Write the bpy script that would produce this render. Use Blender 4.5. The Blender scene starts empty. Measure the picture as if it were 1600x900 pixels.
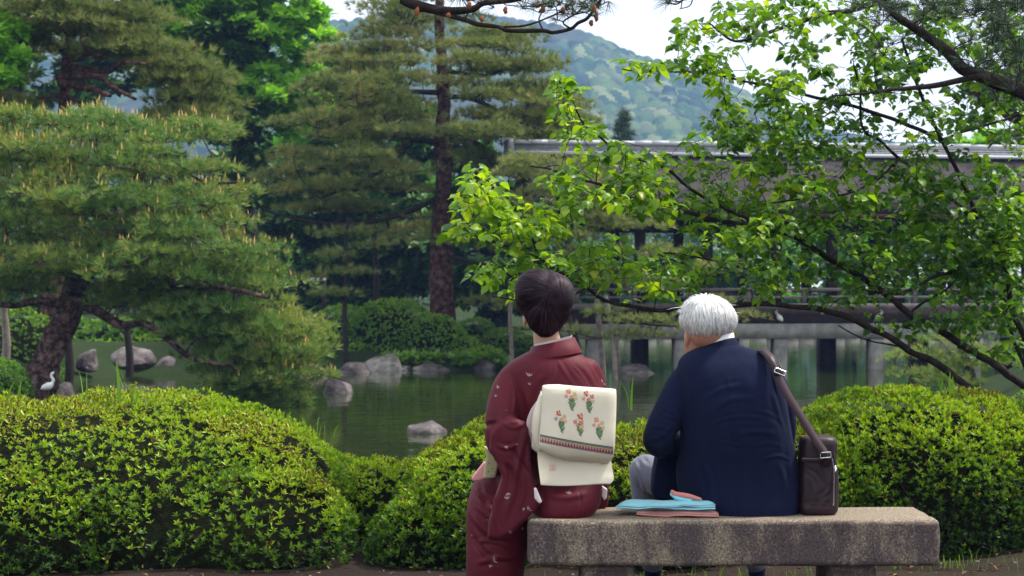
import bpy, bmesh, math, random
import numpy as np
from mathutils import Vector, Matrix
from mathutils.bvhtree import BVHTree

rng = np.random.default_rng(7)
random.seed(7)
S = bpy.context.scene
C = S.collection
R = math.radians

# ------------------------------------------------------------------ camera, world, sun
FPX, CX, CY, CAMZ = 2700.0, 800.0, 450.0, 1.31      # a 1600 px wide frame, level camera looking along +Y
cam = bpy.data.cameras.new('camera'); cam.lens = FPX * 36 / 1600; cam.sensor_width = 36
cam.clip_start = 0.1; cam.clip_end = 6000
cam.dof.use_dof = True; cam.dof.focus_distance = 7.0; cam.dof.aperture_fstop = 8.0
co = bpy.data.objects.new('camera', cam); C.objects.link(co)
co.location = (0, 0, CAMZ); co.rotation_euler = (R(90), 0, 0)
S.camera = co
SUN_EL, SUN_AZ = R(60), R(72)          # azimuth clockwise from +Y: high on the right, a little beyond the couple
w = bpy.data.worlds.new('World'); S.world = w; w.use_nodes = True
nt = w.node_tree; bgn = nt.nodes['Background']
sky = nt.nodes.new('ShaderNodeTexSky'); sky.sky_type = 'NISHITA'; sky.sun_disc = False
sky.sun_elevation = SUN_EL; sky.sun_rotation = SUN_AZ; sky.dust_density = 4; sky.air_density = 1.0
mixw = nt.nodes.new('ShaderNodeMix'); mixw.data_type = 'RGBA'
mixw.inputs[0].default_value = 0.82
nt.links.new(sky.outputs[0], mixw.inputs[6]); mixw.inputs[7].default_value = (12.2, 12.9, 13.8, 1)   # an even bright cloud cover
nt.links.new(mixw.outputs[2], bgn.inputs[0]); bgn.inputs[1].default_value = 0.113
sun = bpy.data.lights.new('sun', 'SUN'); sun.energy = 4.8; sun.angle = R(7); sun.color = (1, .95, .86)
so = bpy.data.objects.new('sun', sun); C.objects.link(so)
sd_ = Vector((math.sin(SUN_AZ) * math.cos(SUN_EL), math.cos(SUN_AZ) * math.cos(SUN_EL), math.sin(SUN_EL)))
so.rotation_euler = sd_.to_track_quat('Z', 'Y').to_euler()
S.view_settings.view_transform = 'Standard'; S.view_settings.look = 'None'
S.view_settings.exposure = 0.24; S.view_settings.gamma = 1
S.render.engine = 'CYCLES'
cy = S.cycles
cy.use_denoising = True; cy.max_bounces = 5; cy.diffuse_bounces = 2; cy.glossy_bounces = 3; cy.transmission_bounces = 3
cy.volume_bounces = 0; cy.transparent_max_bounces = 6; cy.use_adaptive_sampling = True; cy.adaptive_threshold = 0.02
cy.caustics_reflective = False; cy.caustics_refractive = False

# ------------------------------------------------------------------ helpers
def P(px, py, D):
    return np.array([(px - CX) * D / FPX, D, CAMZ - (py - CY) * D / FPX])

def tagp(o, label=None, cat=None, group=None, kind=None):
    if label: o['label'] = label
    if cat: o['category'] = cat
    if group: o['group'] = group
    if kind: o['kind'] = kind
    return o

def empty(name, loc, label, cat, group=None):
    o = bpy.data.objects.new(name, None); C.objects.link(o); o.location = tuple(float(a) for a in loc)
    o.empty_display_size = .1
    return tagp(o, label, cat, group)

def hsh(ix, iy, iz, seed=0):
    n = (ix * 374761393 + iy * 668265263 + iz * 2147483647 + seed * 974711) & 0xffffffff
    n = ((n ^ (n >> 13)) * 1274126177) & 0xffffffff
    n = n ^ (n >> 16)
    return (n & 0xffff) / 65535.0

def noise(p, seed=0):
    p = np.asarray(p, dtype=np.float64)
    i = np.floor(p).astype(np.int64); f = p - i; f = f * f * (3 - 2 * f)
    r = 0
    for dx in (0, 1):
        for dy in (0, 1):
            for dz in (0, 1):
                wgt = (f[:, 0] if dx else 1 - f[:, 0]) * (f[:, 1] if dy else 1 - f[:, 1]) * (f[:, 2] if dz else 1 - f[:, 2])
                r = r + wgt * hsh(i[:, 0] + dx, i[:, 1] + dy, i[:, 2] + dz, seed)
    return r
def fbm(p, seed=0, oct=4):
    p = np.asarray(p, float); a = .5; r = 0; 
    for k in range(oct):
        r = r + a * (noise(p, seed + k) - .5) * 2; p = p * 2.03; a *= .5
    return r

def make_mesh(name, V, F, smooth=False, tint=None):
    """V (n,3); F list of arrays (m,3) / (m,4). tint per face."""
    me = bpy.data.meshes.new(name)
    V = np.ascontiguousarray(V, dtype=np.float32)
    if not isinstance(F, list): F = [F]
    elif np.ndim(F[0]) == 1: F = [np.array(F)]
    Fs = [np.asarray(f, dtype=np.int32) for f in F if len(f)]
    me.vertices.add(len(V)); me.vertices.foreach_set('co', V.ravel())
    nl = sum(f.size for f in Fs); nf = sum(len(f) for f in Fs)
    me.loops.add(nl); me.polygons.add(nf)
    me.loops.foreach_set('vertex_index', np.concatenate([f.ravel() for f in Fs]))
    starts = []; s0 = 0
    for f in Fs:
        k = f.shape[1]; starts.append(s0 + np.arange(len(f)) * k); s0 += f.size
    me.polygons.foreach_set('loop_start', np.concatenate(starts).astype(np.int32))
    me.update(calc_edges=True)
    if smooth: me.polygons.foreach_set('use_smooth', np.ones(nf, bool))
    if tint is not None:
        a = me.attributes.new('tint', 'FLOAT', 'FACE'); a.data.foreach_set('value', np.asarray(tint, dtype=np.float32))
    return me

def link(name, me, mat, parent=None, loc=None):
    if mat is not None and not me.materials: me.materials.append(mat)
    o = bpy.data.objects.new(name, me); C.objects.link(o)
    if parent is not None:
        o.parent = parent
        if loc is None: me.transform(Matrix.Translation(-parent.location)) if me.users <= 1 else None
    if loc is not None: o.location = loc
    return o

def obj(name, V, F, mat, parent=None, smooth=False, tint=None):
    V = np.asarray(V, float)
    if parent is not None: V = V - np.array(parent.location)
    me = make_mesh(name, V, F, smooth, tint); me.materials.append(mat)
    o = bpy.data.objects.new(name, me); C.objects.link(o)
    if parent is not None: o.parent = parent
    return o

class MB:
    """collects vertices and faces (tri / quad) for ONE mesh"""
    def __init__(s): s.V = []; s.T = []; s.Q = []; s.n = 0; s.tt = []; s.tq = []
    def add(s, V, F, tint=0.5):
        V = np.asarray(V, float); F = np.asarray(F)
        if len(F) == 0: return
        s.V.append(V)
        t = np.full(len(F), tint) if np.isscalar(tint) else np.asarray(tint)
        if F.shape[1] == 3: s.T.append(F + s.n); s.tt.append(t)
        else: s.Q.append(F + s.n); s.tq.append(t)
        s.n += len(V)
    def box(s, lo, hi, M=None, tint=.5):
        x0, y0, z0 = lo; x1, y1, z1 = hi
        V = np.array([[x0,y0,z0],[x1,y0,z0],[x1,y1,z0],[x0,y1,z0],[x0,y0,z1],[x1,y0,z1],[x1,y1,z1],[x0,y1,z1]], float)
        if M is not None: V = V @ M[0].T + M[1]
        s.add(V, [[0,3,2,1],[4,5,6,7],[0,1,5,4],[1,2,6,5],[2,3,7,6],[3,0,4,7]], tint)
    def tube(s, pts, rad, sides=6, cap=True, tint=.5):
        V, F = tube(pts, rad, sides); s.add(V, F, tint)
        if cap:
            n = len(pts)
            for base, c in ((0, pts[0]), ((n - 1) * sides, pts[-1])):
                k = s.n
                ring = V[base:base + sides]
                s.add(np.vstack([ring, [c]]), [[i, (i + 1) % sides, sides] if base else [(i + 1) % sides, i, sides] for i in range(sides)], tint)
    def build(s, name, mat, parent=None, smooth=False):
        return obj(name, np.vstack(s.V), ([np.vstack(s.T)] if s.T else []) + ([np.vstack(s.Q)] if s.Q else []), mat, parent, smooth,
                   np.concatenate(s.tt + s.tq))

def tube(pts, rad, sides=6):
    pts = np.asarray(pts, float); n = len(pts)
    rad = np.broadcast_to(np.asarray(rad, float), (n,))
    t = np.gradient(pts, axis=0); t /= np.linalg.norm(t, axis=1)[:, None] + 1e-9
    up = np.array([.13, .31, .94]) if abs(t[:, 2]).mean() < .8 else np.array([1., .1, .05])
    a = np.cross(t, up); a /= np.linalg.norm(a, axis=1)[:, None] + 1e-9
    b = np.cross(t, a)
    th = np.arange(sides) * 2 * math.pi / sides
    V = pts[:, None, :] + rad[:, None, None] * (np.cos(th)[None, :, None] * a[:, None, :] + np.sin(th)[None, :, None] * b[:, None, :])
    V = V.reshape(-1, 3)
    i = np.arange(n - 1)[:, None] * sides; j = np.arange(sides)[None, :]; j2 = (j + 1) % sides
    F = np.stack([i + j, i + sides + j, i + sides + j2, i + j2], -1).reshape(-1, 4)
    return V, F

def smooth_poly(pts, k=4):
    """Catmull-Rom through pts (any number of columns)"""
    p = np.asarray(pts, float)
    if len(p) < 3: 
        t = np.linspace(0, 1, k + 1)[:, None]; return p[0] * (1 - t) + p[-1] * t
    q = np.vstack([2 * p[0] - p[1], p, 2 * p[-1] - p[-2]]); out = []
    for i in range(1, len(q) - 2):
        for u in np.arange(k) / k:
            out.append(.5 * ((2 * q[i]) + (-q[i-1] + q[i+1]) * u + (2*q[i-1] - 5*q[i] + 4*q[i+1] - q[i+2]) * u*u + (-q[i-1] + 3*q[i] - 3*q[i+1] + q[i+2]) * u**3))
    out.append(p[-1]); return np.array(out)

def inst(TV, TF, pos, Rm, sc):
    """merge m copies of a template"""
    TV = np.asarray(TV, float); TF = np.asarray(TF); m = len(pos)
    sc = np.broadcast_to(np.asarray(sc, float), (m,))
    V = np.einsum('mij,nj->mni', Rm, TV) * sc[:, None, None] + pos[:, None, :]
    F = TF[None] + (np.arange(m) * len(TV))[:, None, None]
    return V.reshape(-1, 3), F.reshape(-1, TF.shape[1])

def frames(d, rg, spin=True):
    """rotation matrices whose +Z is d, random spin"""
    d = d / (np.linalg.norm(d, axis=1)[:, None] + 1e-9); m = len(d)
    r = rg.normal(size=(m, 3)) if spin else np.tile([[0., 0.3, 1.]], (m, 1))
    x = np.cross(d, r); x /= np.linalg.norm(x, axis=1)[:, None] + 1e-9
    y = np.cross(d, x)
    return np.stack([x, y, d], -1)

# ------------------------------------------------------------------ materials
def mat(name, base, rough=.8, spec=.3, ramp=None, attr=False, transl=0, nscale=None, bump=0, bscale=40, coord='Object', metal=0, sheen=0, objrand=False, detail=6, trcol=None, dist=0.01):
    """base: colour, or ramp: [(pos, colour), ...] driven by the 'tint' attribute, the object or a noise"""
    m = bpy.data.materials.new(name); m.use_nodes = True; t = m.node_tree; N = t.nodes; L = t.links
    b = N['Principled BSDF']; out = N['Material Output']
    b.inputs['Roughness'].default_value = rough; b.inputs['Specular IOR Level'].default_value = spec
    b.inputs['Metallic'].default_value = metal
    if sheen: b.inputs['Sheen Weight'].default_value = sheen; b.inputs['Sheen Roughness'].default_value = .4
    tc = N.new('ShaderNodeTexCoord')
    col = None
    if ramp:
        cr = N.new('ShaderNodeValToRGB'); e = cr.color_ramp.elements
        while len(e) > 1: e.remove(e[-1])
        e[0].position = ramp[0][0]; e[0].color = (*ramp[0][1], 1)
        for p_, c_ in ramp[1:]:
            x = e.new(p_); x.color = (*c_, 1)
        if attr:
            a = N.new('ShaderNodeAttribute'); a.attribute_name = 'tint'; src = a.outputs['Fac']
        elif objrand:
            a = N.new('ShaderNodeObjectInfo'); src = a.outputs['Random']
        else:
            a = N.new('ShaderNodeTexNoise'); a.inputs['Scale'].default_value = nscale or 5; a.inputs['Detail'].default_value = detail
            a.inputs['Roughness'].default_value = .65
            L.new(tc.outputs[coord], a.inputs['Vector']); src = a.outputs['Fac']
        L.new(src, cr.inputs[0]); col = cr.outputs[0]
        L.new(col, b.inputs['Base Color'])
    else: b.inputs['Base Color'].default_value = (*base, 1)
    if bump:
        n = N.new('ShaderNodeTexNoise'); n.inputs['Scale'].default_value = bscale; n.inputs['Detail'].default_value = 8
        n.inputs['Roughness'].default_value = .6
        L.new(tc.outputs[coord], n.inputs['Vector'])
        bp = N.new('ShaderNodeBump'); bp.inputs['Strength'].default_value = bump; bp.inputs['Distance'].default_value = dist
        L.new(n.outputs['Fac'], bp.inputs['Height']); L.new(bp.outputs[0], b.inputs['Normal'])
    if transl:
        tr = N.new('ShaderNodeBsdfTranslucent'); mx = N.new('ShaderNodeMixShader'); mx.inputs[0].default_value = transl
        if col is not None:
            g = N.new('ShaderNodeMix'); g.data_type = 'RGBA'; g.blend_type = 'MULTIPLY'; g.inputs[0].default_value = 1
            L.new(col, g.inputs[6]); g.inputs[7].default_value = (*(trcol or (1.5, 1.35, .6)), 1); L.new(g.outputs[2], tr.inputs[0])
        else: tr.inputs[0].default_value = (*base, 1)
        L.new(b.outputs[0], mx.inputs[1]); L.new(tr.outputs[0], mx.inputs[2]); L.new(mx.outputs[0], out.inputs[0])
    return m

M = {}
M['soil'] = mat('soil', None, .95, .1, ramp=[(0, (.016, .011, .008)), (.35, (.038, .026, .02)), (.55, (.025, .035, .012)), (.8, (.02, .038, .01)), (1, (.04, .07, .014))], attr=True, bump=.8, bscale=18, dist=.04)
M['canopy'] = mat('canopy', None, .9, .1, ramp=[(0, (.012, .035, .015)), (.4, (.03, .075, .025)), (.65, (.08, .13, .035)), (.8, (.17, .2, .08)), (1, (.006, .018, .016))], attr=True, bump=.8, bscale=.35, dist=1.2)
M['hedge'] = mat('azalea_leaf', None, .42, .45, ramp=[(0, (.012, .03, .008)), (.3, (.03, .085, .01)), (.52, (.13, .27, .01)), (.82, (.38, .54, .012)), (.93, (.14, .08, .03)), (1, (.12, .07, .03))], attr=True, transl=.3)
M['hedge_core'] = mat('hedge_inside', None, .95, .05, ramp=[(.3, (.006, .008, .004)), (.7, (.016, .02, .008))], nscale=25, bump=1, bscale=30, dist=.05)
M['twig'] = mat('twig', (.045, .03, .022), .9, .1)
M['bush'] = mat('far_bush_leaf', None, .6, .3, ramp=[(0, (.045, .11, .018)), (.5, (.12, .27, .03)), (1, (.27, .44, .04))], attr=True, transl=.2)
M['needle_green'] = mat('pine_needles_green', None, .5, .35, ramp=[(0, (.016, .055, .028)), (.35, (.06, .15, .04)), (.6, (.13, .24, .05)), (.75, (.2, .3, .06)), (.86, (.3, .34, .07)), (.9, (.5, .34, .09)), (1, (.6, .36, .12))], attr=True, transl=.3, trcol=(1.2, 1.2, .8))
M['needle_olive'] = mat('pine_needles_olive', None, .5, .3, ramp=[(0, (.06, .1, .03)), (.38, (.15, .21, .055)), (.62, (.25, .28, .075)), (.8, (.34, .3, .1)), (1, (.38, .27, .12))], attr=True, transl=.3, trcol=(1.2, 1.15, .8))
M['needle_dark'] = mat('pine_needles_dark', None, .45, .4, ramp=[(0, (.015, .04, .022)), (1, (.05, .09, .04))], attr=True, transl=.15)
M['bark'] = mat('pine_bark', None, .95, .1, ramp=[(.38, (.02, .012, .011)), (.5, (.09, .055, .048)), (.62, (.24, .16, .14))], nscale=9, bump=1, bscale=12, dist=.1)
M['bark_red'] = mat('pine_bark_red', None, .95, .1, ramp=[(.38, (.025, .013, .012)), (.5, (.085, .042, .034)), (.64, (.2, .11, .085))], nscale=8, bump=1, bscale=14, dist=.04)
M['bark_dark'] = mat('dark_bark', None, .9, .15, ramp=[(.3, (.012, .009, .009)), (.6, (.04, .03, .028)), (.8, (.09, .075, .07))], nscale=30, bump=.9, bscale=60, dist=.008)
M['maple'] = mat('maple_leaf', None, .5, .3, ramp=[(0, (.04, .14, .02)), (.5, (.12, .34, .03)), (1, (.3, .6, .05))], attr=True, transl=.45)
M['dark_leaf'] = mat('evergreen_leaf', None, .45, .4, ramp=[(0, (.016, .05, .012)), (.6, (.055, .15, .022)), (1, (.14, .3, .035))], attr=True, transl=.2)
M['leaf'] = mat('broad_leaf', None, .38, .45, ramp=[(0, (.025, .085, .02)), (.35, (.075, .19, .018)), (.7, (.2, .37, .02)), (.93, (.36, .5, .03)), (1, (.36, .4, .05))], attr=True, transl=.48, trcol=(1.7, 1.5, .35))
M['leaf_one'] = mat('broad_leaf_single', None, .38, .45, ramp=[(0, (.03, .1, .02)), (.4, (.1, .22, .018)), (.7, (.21, .37, .02)), (1, (.34, .48, .03))], objrand=True, transl=.48, trcol=(1.7, 1.5, .35))
M['grass'] = mat('grass_blade', None, .5, .4, ramp=[(0, (.05, .14, .02)), (1, (.16, .32, .03))], attr=True, transl=.35)
M['fruit'] = mat('green_fruit', (.07, .12, .02), .6, .3)
M['rock'] = mat('rock', None, .9, .2, ramp=[(.3, (.035, .03, .032)), (.5, (.11, .09, .09)), (.68, (.24, .21, .2))], nscale=3.2, bump=1, bscale=6, dist=.08)
M['rock_pale'] = mat('pale_rock', None, .9, .2, ramp=[(.35, (.07, .06, .055)), (.5, (.2, .18, .16)), (.68, (.42, .39, .35))], nscale=2.6, bump=1, bscale=7, dist=.06)
M['bench'] = None
M['stone'] = mat('bridge_stone', None, .9, .2, ramp=[(.3, (.13, .12, .115)), (.7, (.33, .32, .28))], nscale=3, bump=.5, bscale=30)
M['wood_dark'] = mat('dark_timber', None, .85, .15, ramp=[(.3, (.022, .014, .015)), (.7, (.06, .04, .04))], nscale=6, bump=.3, bscale=20)
M['wood_grey'] = mat('grey_timber', None, .85, .2, ramp=[(.3, (.1, .08, .078)), (.7, (.2, .17, .165))], nscale=5, bump=.4, bscale=25)
M['thatch'] = mat('bark_roof', None, .95, .1, ramp=[(.3, (.022, .019, .02)), (.55, (.052, .044, .045)), (.75, (.09, .077, .075))], nscale=2.2, bump=.7, bscale=22, dist=.03)
M['eave_red'] = mat('eave_board', (.06, .02, .014), .8, .2)
M['tile'] = mat('ridge_tile', None, .55, .4, ramp=[(.3, (.14, .14, .16)), (.7, (.3, .31, .33))], nscale=9, bump=.3, bscale=30)
M['tile_light'] = mat('ridge_cap', (.55, .56, .58), .5, .4)
M['pole'] = mat('weathered_pole', None, .9, .15, ramp=[(.3, (.14, .11, .09)), (.7, (.3, .26, .22))], nscale=8, bump=.4, bscale=40)
M['white_bird'] = mat('white_feather', (.82, .82, .78), .7, .2, bump=.3, bscale=40)
M['beak'] = mat('beak', (.05, .04, .03), .5, .3)
M['bird_leg'] = mat('bird_leg', (.12, .08, .04), .6, .3)
M['black_metal'] = mat('black_metal', (.012, .012, .014), .45, .5)
M['silver'] = mat('silver_buckle', (.7, .7, .72), .25, .5, metal=1)
M['skin_w'] = mat('skin_light', None, .5, .4, ramp=[(.3, (.52, .3, .21)), (.7, (.6, .37, .26))], nscale=8)
M['skin_m'] = mat('skin_ruddy', None, .5, .4, ramp=[(.3, (.4, .19, .12)), (.7, (.5, .25, .17))], nscale=14)
M['hair_dark'] = mat('hair_dark', None, .45, .18, attr=True, ramp=[(0, (.004, .002, .005)), (.7, (.022, .009, .016)), (1, (.07, .03, .05))])
M['hair_white'] = mat('hair_white', None, .5, .35, attr=True, ramp=[(0, (.45, .45, .45)), (.5, (.8, .8, .78)), (1, (.92, .9, .85))])

def cloth(name, c1, c2, weave=900, rough=.85, sheen=.25, fold=0, fscale=6):
    m = mat(name, None, rough, .2, ramp=[(.3, c1), (.7, c2)], nscale=4, sheen=sheen)
    t = m.node_tree; N = t.nodes; L = t.links; b = N['Principled BSDF']
    tc = [n for n in N if n.type == 'TEX_COORD'][0]
    wv = N.new('ShaderNodeTexNoise'); wv.inputs['Scale'].default_value = weave; L.new(tc.outputs['Object'], wv.inputs['Vector'])
    b1 = N.new('ShaderNodeBump'); b1.inputs['Strength'].default_value = .25; b1.inputs['Distance'].default_value = .001
    L.new(wv.outputs['Fac'], b1.inputs['Height'])
    if fold:
        n2 = N.new('ShaderNodeTexNoise'); n2.inputs['Scale'].default_value = fscale; n2.inputs['Detail'].default_value = 2
        L.new(tc.outputs['Object'], n2.inputs['Vector'])
        b2 = N.new('ShaderNodeBump'); b2.inputs['Strength'].default_value = fold; b2.inputs['Distance'].default_value = .02
        L.new(n2.outputs['Fac'], b2.inputs['Height']); L.new(b2.outputs[0], b1.inputs['Normal'])
    L.new(b1.outputs[0], b.inputs['Normal'])
    return m
M['kimono'] = cloth('kimono_silk', (.072, .0055, .0145), (.112, .009, .017), rough=.6, sheen=.04, fold=.25)
M['obi'] = cloth('obi_cream', (.66, .59, .45), (.72, .66, .51), rough=.75, sheen=.1, fold=.25, fscale=9)
M['lining'] = cloth('lining_white', (.7, .64, .62), (.76, .7, .68))
M['pink'] = cloth('pink_silk', (.72, .3, .3), (.78, .36, .35))
M['obiage'] = cloth('sash_pale', (.55, .42, .4), (.62, .5, .46))
M['pouch'] = cloth('pouch_cloth', (.42, .36, .17), (.5, .44, .24))
M['jacket'] = cloth('jacket_navy', (.0038, .0065, .026), (.006, .0095, .036), weave=700, sheen=0, rough=.95, fold=.15)
M['shirt'] = cloth('shirt_white', (.78, .76, .78), (.82, .8, .82))
M['trouser'] = cloth('trouser_grey', (.14, .145, .19), (.18, .185, .23))
M['turquoise'] = cloth('turquoise_cloth', (.24, .6, .7), (.28, .66, .74))
M['coral'] = cloth('coral_cloth', (.62, .2, .17), (.7, .28, .23))
M['leather'] = mat('dark_leather', None, .45, .3, ramp=[(.3, (.008, .004, .006)), (.7, (.03, .011, .016))], nscale=9, bump=.3, bscale=180, dist=.002)
M['strap'] = mat('strap_webbing', None, .6, .3, ramp=[(.3, (.05, .03, .036)), (.7, (.075, .045, .052))], nscale=12, bump=.3, bscale=300, dist=.001)
def flat(name, c): return mat(name, c, .85, .1)
M['m_leaf'] = flat('print_pale', (.36, .28, .24)); M['p_green'] = flat('print_green', (.12, .2, .1)); M['p_red'] = flat('print_red', (.5, .08, .07))
M['p_coral'] = flat('print_coral', (.72, .26, .16)); M['p_yellow'] = flat('print_yellow', (.62, .5, .13)); M['p_blue'] = flat('print_blue', (.1, .22, .42))
M['p_purple'] = flat('print_purple', (.2, .07, .11)); M['p_teal'] = flat('print_teal', (.06, .2, .17)); M['p_pink'] = flat('print_pink', (.66, .33, .26))

# bench granite: rough speckle, dark stains with a shape of their own
def bench_mat():
    m = bpy.data.materials.new('bench_granite'); m.use_nodes = True; t = m.node_tree; N = t.nodes; L = t.links; b = N['Principled BSDF']
    tc = N.new('ShaderNodeTexCoord')
    def nz(s, d=6, r=.6, sc=(1, 1, 1)):
        mp = N.new('ShaderNodeMapping'); mp.inputs['Scale'].default_value = sc; L.new(tc.outputs['Object'], mp.inputs[0])
        n = N.new('ShaderNodeTexNoise'); n.inputs['Scale'].default_value = s; n.inputs['Detail'].default_value = d; n.inputs['Roughness'].default_value = r
        L.new(mp.outputs[0], n.inputs[0]); return n.outputs['Fac']
    def rampf(src, els):
        r = N.new('ShaderNodeValToRGB'); e = r.color_ramp.elements; e[0].position, e[0].color = els[0][0], (*els[0][1], 1); e[1].position, e[1].color = els[1][0], (*els[1][1], 1)
        for p_, c_ in els[2:]: x = e.new(p_); x.color = (*c_, 1)
        L.new(src, r.inputs[0]); return r.outputs[0]
    base = rampf(nz(140, 3, .8), [(.3, (.065, .048, .034)), (.52, (.26, .205, .145)), (.72, (.54, .47, .37))])
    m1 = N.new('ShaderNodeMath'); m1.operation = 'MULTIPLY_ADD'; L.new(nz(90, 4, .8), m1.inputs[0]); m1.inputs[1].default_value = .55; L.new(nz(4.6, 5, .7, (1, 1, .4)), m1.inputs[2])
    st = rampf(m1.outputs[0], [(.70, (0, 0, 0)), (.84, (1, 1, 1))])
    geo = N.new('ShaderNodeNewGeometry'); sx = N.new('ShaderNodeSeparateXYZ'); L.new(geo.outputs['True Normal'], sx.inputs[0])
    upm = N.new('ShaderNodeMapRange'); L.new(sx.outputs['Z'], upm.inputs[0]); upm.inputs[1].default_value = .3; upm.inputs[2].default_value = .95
    upm.inputs[3].default_value = .85; upm.inputs[4].default_value = .05      # stain kept on the upright faces, nearly faded out on upward ones
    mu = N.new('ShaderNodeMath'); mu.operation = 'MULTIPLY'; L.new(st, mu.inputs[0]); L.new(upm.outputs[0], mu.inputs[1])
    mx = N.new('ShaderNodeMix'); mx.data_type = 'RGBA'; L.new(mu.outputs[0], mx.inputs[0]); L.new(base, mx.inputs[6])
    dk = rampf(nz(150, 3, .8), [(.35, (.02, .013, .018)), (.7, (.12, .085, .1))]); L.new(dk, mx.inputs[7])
    L.new(mx.outputs[2], b.inputs['Base Color']); b.inputs['Roughness'].default_value = .95; b.inputs['Specular IOR Level'].default_value = .2
    bp = N.new('ShaderNodeBump'); bp.inputs['Strength'].default_value = .9; bp.inputs['Distance'].default_value = .006
    L.new(nz(120, 5, .75), bp.inputs['Height']); L.new(bp.outputs[0], b.inputs['Normal'])
    return m
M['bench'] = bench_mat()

def water_mat():
    m = bpy.data.materials.new('pond_water'); m.use_nodes = True; t = m.node_tree; N = t.nodes; L = t.links; b = N['Principled BSDF']
    b.inputs['Base Color'].default_value = (.022, .03, .008, 1); b.inputs['Roughness'].default_value = .03; b.inputs['IOR'].default_value = 1.33
    tc = N.new('ShaderNodeTexCoord'); mp = N.new('ShaderNodeMapping'); mp.inputs['Scale'].default_value = (.8, 1.3, 1); L.new(tc.outputs['Object'], mp.inputs[0])
    n = N.new('ShaderNodeTexNoise'); n.inputs['Scale'].default_value = 1.7; n.inputs['Detail'].default_value = 3; L.new(mp.outputs[0], n.inputs[0])
    bp = N.new('ShaderNodeBump'); bp.inputs['Strength'].default_value = .5; bp.inputs['Distance'].default_value = .016
    L.new(n.outputs['Fac'], bp.inputs['Height']); L.new(bp.outputs[0], b.inputs['Normal'])
    return m
M['water'] = water_mat()

# ------------------------------------------------------------------ terrain, pond, hill
WZ = -.65
POND = np.array([(-5, 12.5), (-1, 11.6), (3, 11.8), (5, 16), (6.6, 22), (8.2, 30), (9.8, 36), (12, 40), (17, 46), (32, 56), (32, 69), (12, 70), (3.4, 67), (2.0, 52),
                 (.9, 42.4), (-1.5, 41.2), (-4.3, 41.3), (-5.6, 39.4), (-8.6, 39.2), (-9.3, 36), (-8.3, 31.5), (-7.6, 27), (-6.6, 20)], float)
def pond_sd(x, y):
    d = np.full(x.shape, 1e9); inside = np.zeros(x.shape, bool); n = len(POND)
    for i in range(n):
        a, b = POND[i], POND[(i + 1) % n]; e = b - a
        t = np.clip(((x - a[0]) * e[0] + (y - a[1]) * e[1]) / (e @ e), 0, 1)
        d = np.minimum(d, np.hypot(x - a[0] - t * e[0], y - a[1] - t * e[1]))
        c = ((a[1] > y) != (b[1] > y)) & (x < (b[0] - a[0]) * (y - a[1]) / (b[1] - a[1] + 1e-12) + a[0])
        inside ^= c
    return np.where(inside, -d, d)
def ground_z(x, y):
    x = np.asarray(x, float); y = np.asarray(y, float)
    sd = pond_sd(x, y)
    s = np.clip(sd / 1.4, 0, 1); s = s * s * (3 - 2 * s)
    z = -.56 + .56 * s
    far = np.clip((y - 30) / 12, 0, 1)
    z = z + far * np.clip(sd - 1.0, 0, 14) * .03
    z = np.where(sd < 0, -.56 + np.maximum(sd * .8, -1), z)
    nzv = fbm(np.stack([x.ravel() * 1.3, y.ravel() * 1.3, x.ravel() * 0], -1), 3, 3).reshape(x.shape)
    return z + nzv * .035
def axis(lo, a, b, hi, step, n):
    m = np.arange(a, b, step)
    l = a - np.geomspace(step, a - lo, n)[::-1]; h = m[-1] + np.geomspace(step, hi - m[-1], n)
    return np.concatenate([l, m, h])
gx = axis(-1500, -14, 16, 1500, .22, 26); gy = axis(-120, 1, 60, 1600, .22, 26)
X, Y = np.meshgrid(gx, gy); Z = ground_z(X, Y)
n0, n1 = X.shape
ii = np.arange(n0 - 1)[:, None] * n1 + np.arange(n1 - 1)[None]
GF = np.stack([ii, ii + 1, ii + n1 + 1, ii + n1], -1).reshape(-1, 4)
gt_ = (.25 + .3 * fbm(np.stack([X.ravel() * 2.2, Y.ravel() * 2.2, X.ravel() * 0], -1), 6, 4).reshape(X.shape)) + np.clip((Y - 12) / 10, 0, 1) * .45
tagp(obj('ground', np.stack([X, Y, Z], -1).reshape(-1, 3), GF, M['soil'], smooth=True, tint=np.clip(gt_[:-1, :-1].ravel(), 0, 1)), 'brown soil and moss banks around the garden pond', kind='structure')
wv = np.array([(-14, 10, WZ), (36, 10, WZ), (36, 74, WZ), (-14, 74, WZ)], float)
tagp(obj('water', wv, [[0, 1, 2, 3]], M['water']), 'still dark green pond water reflecting the trees', kind='structure')

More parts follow.
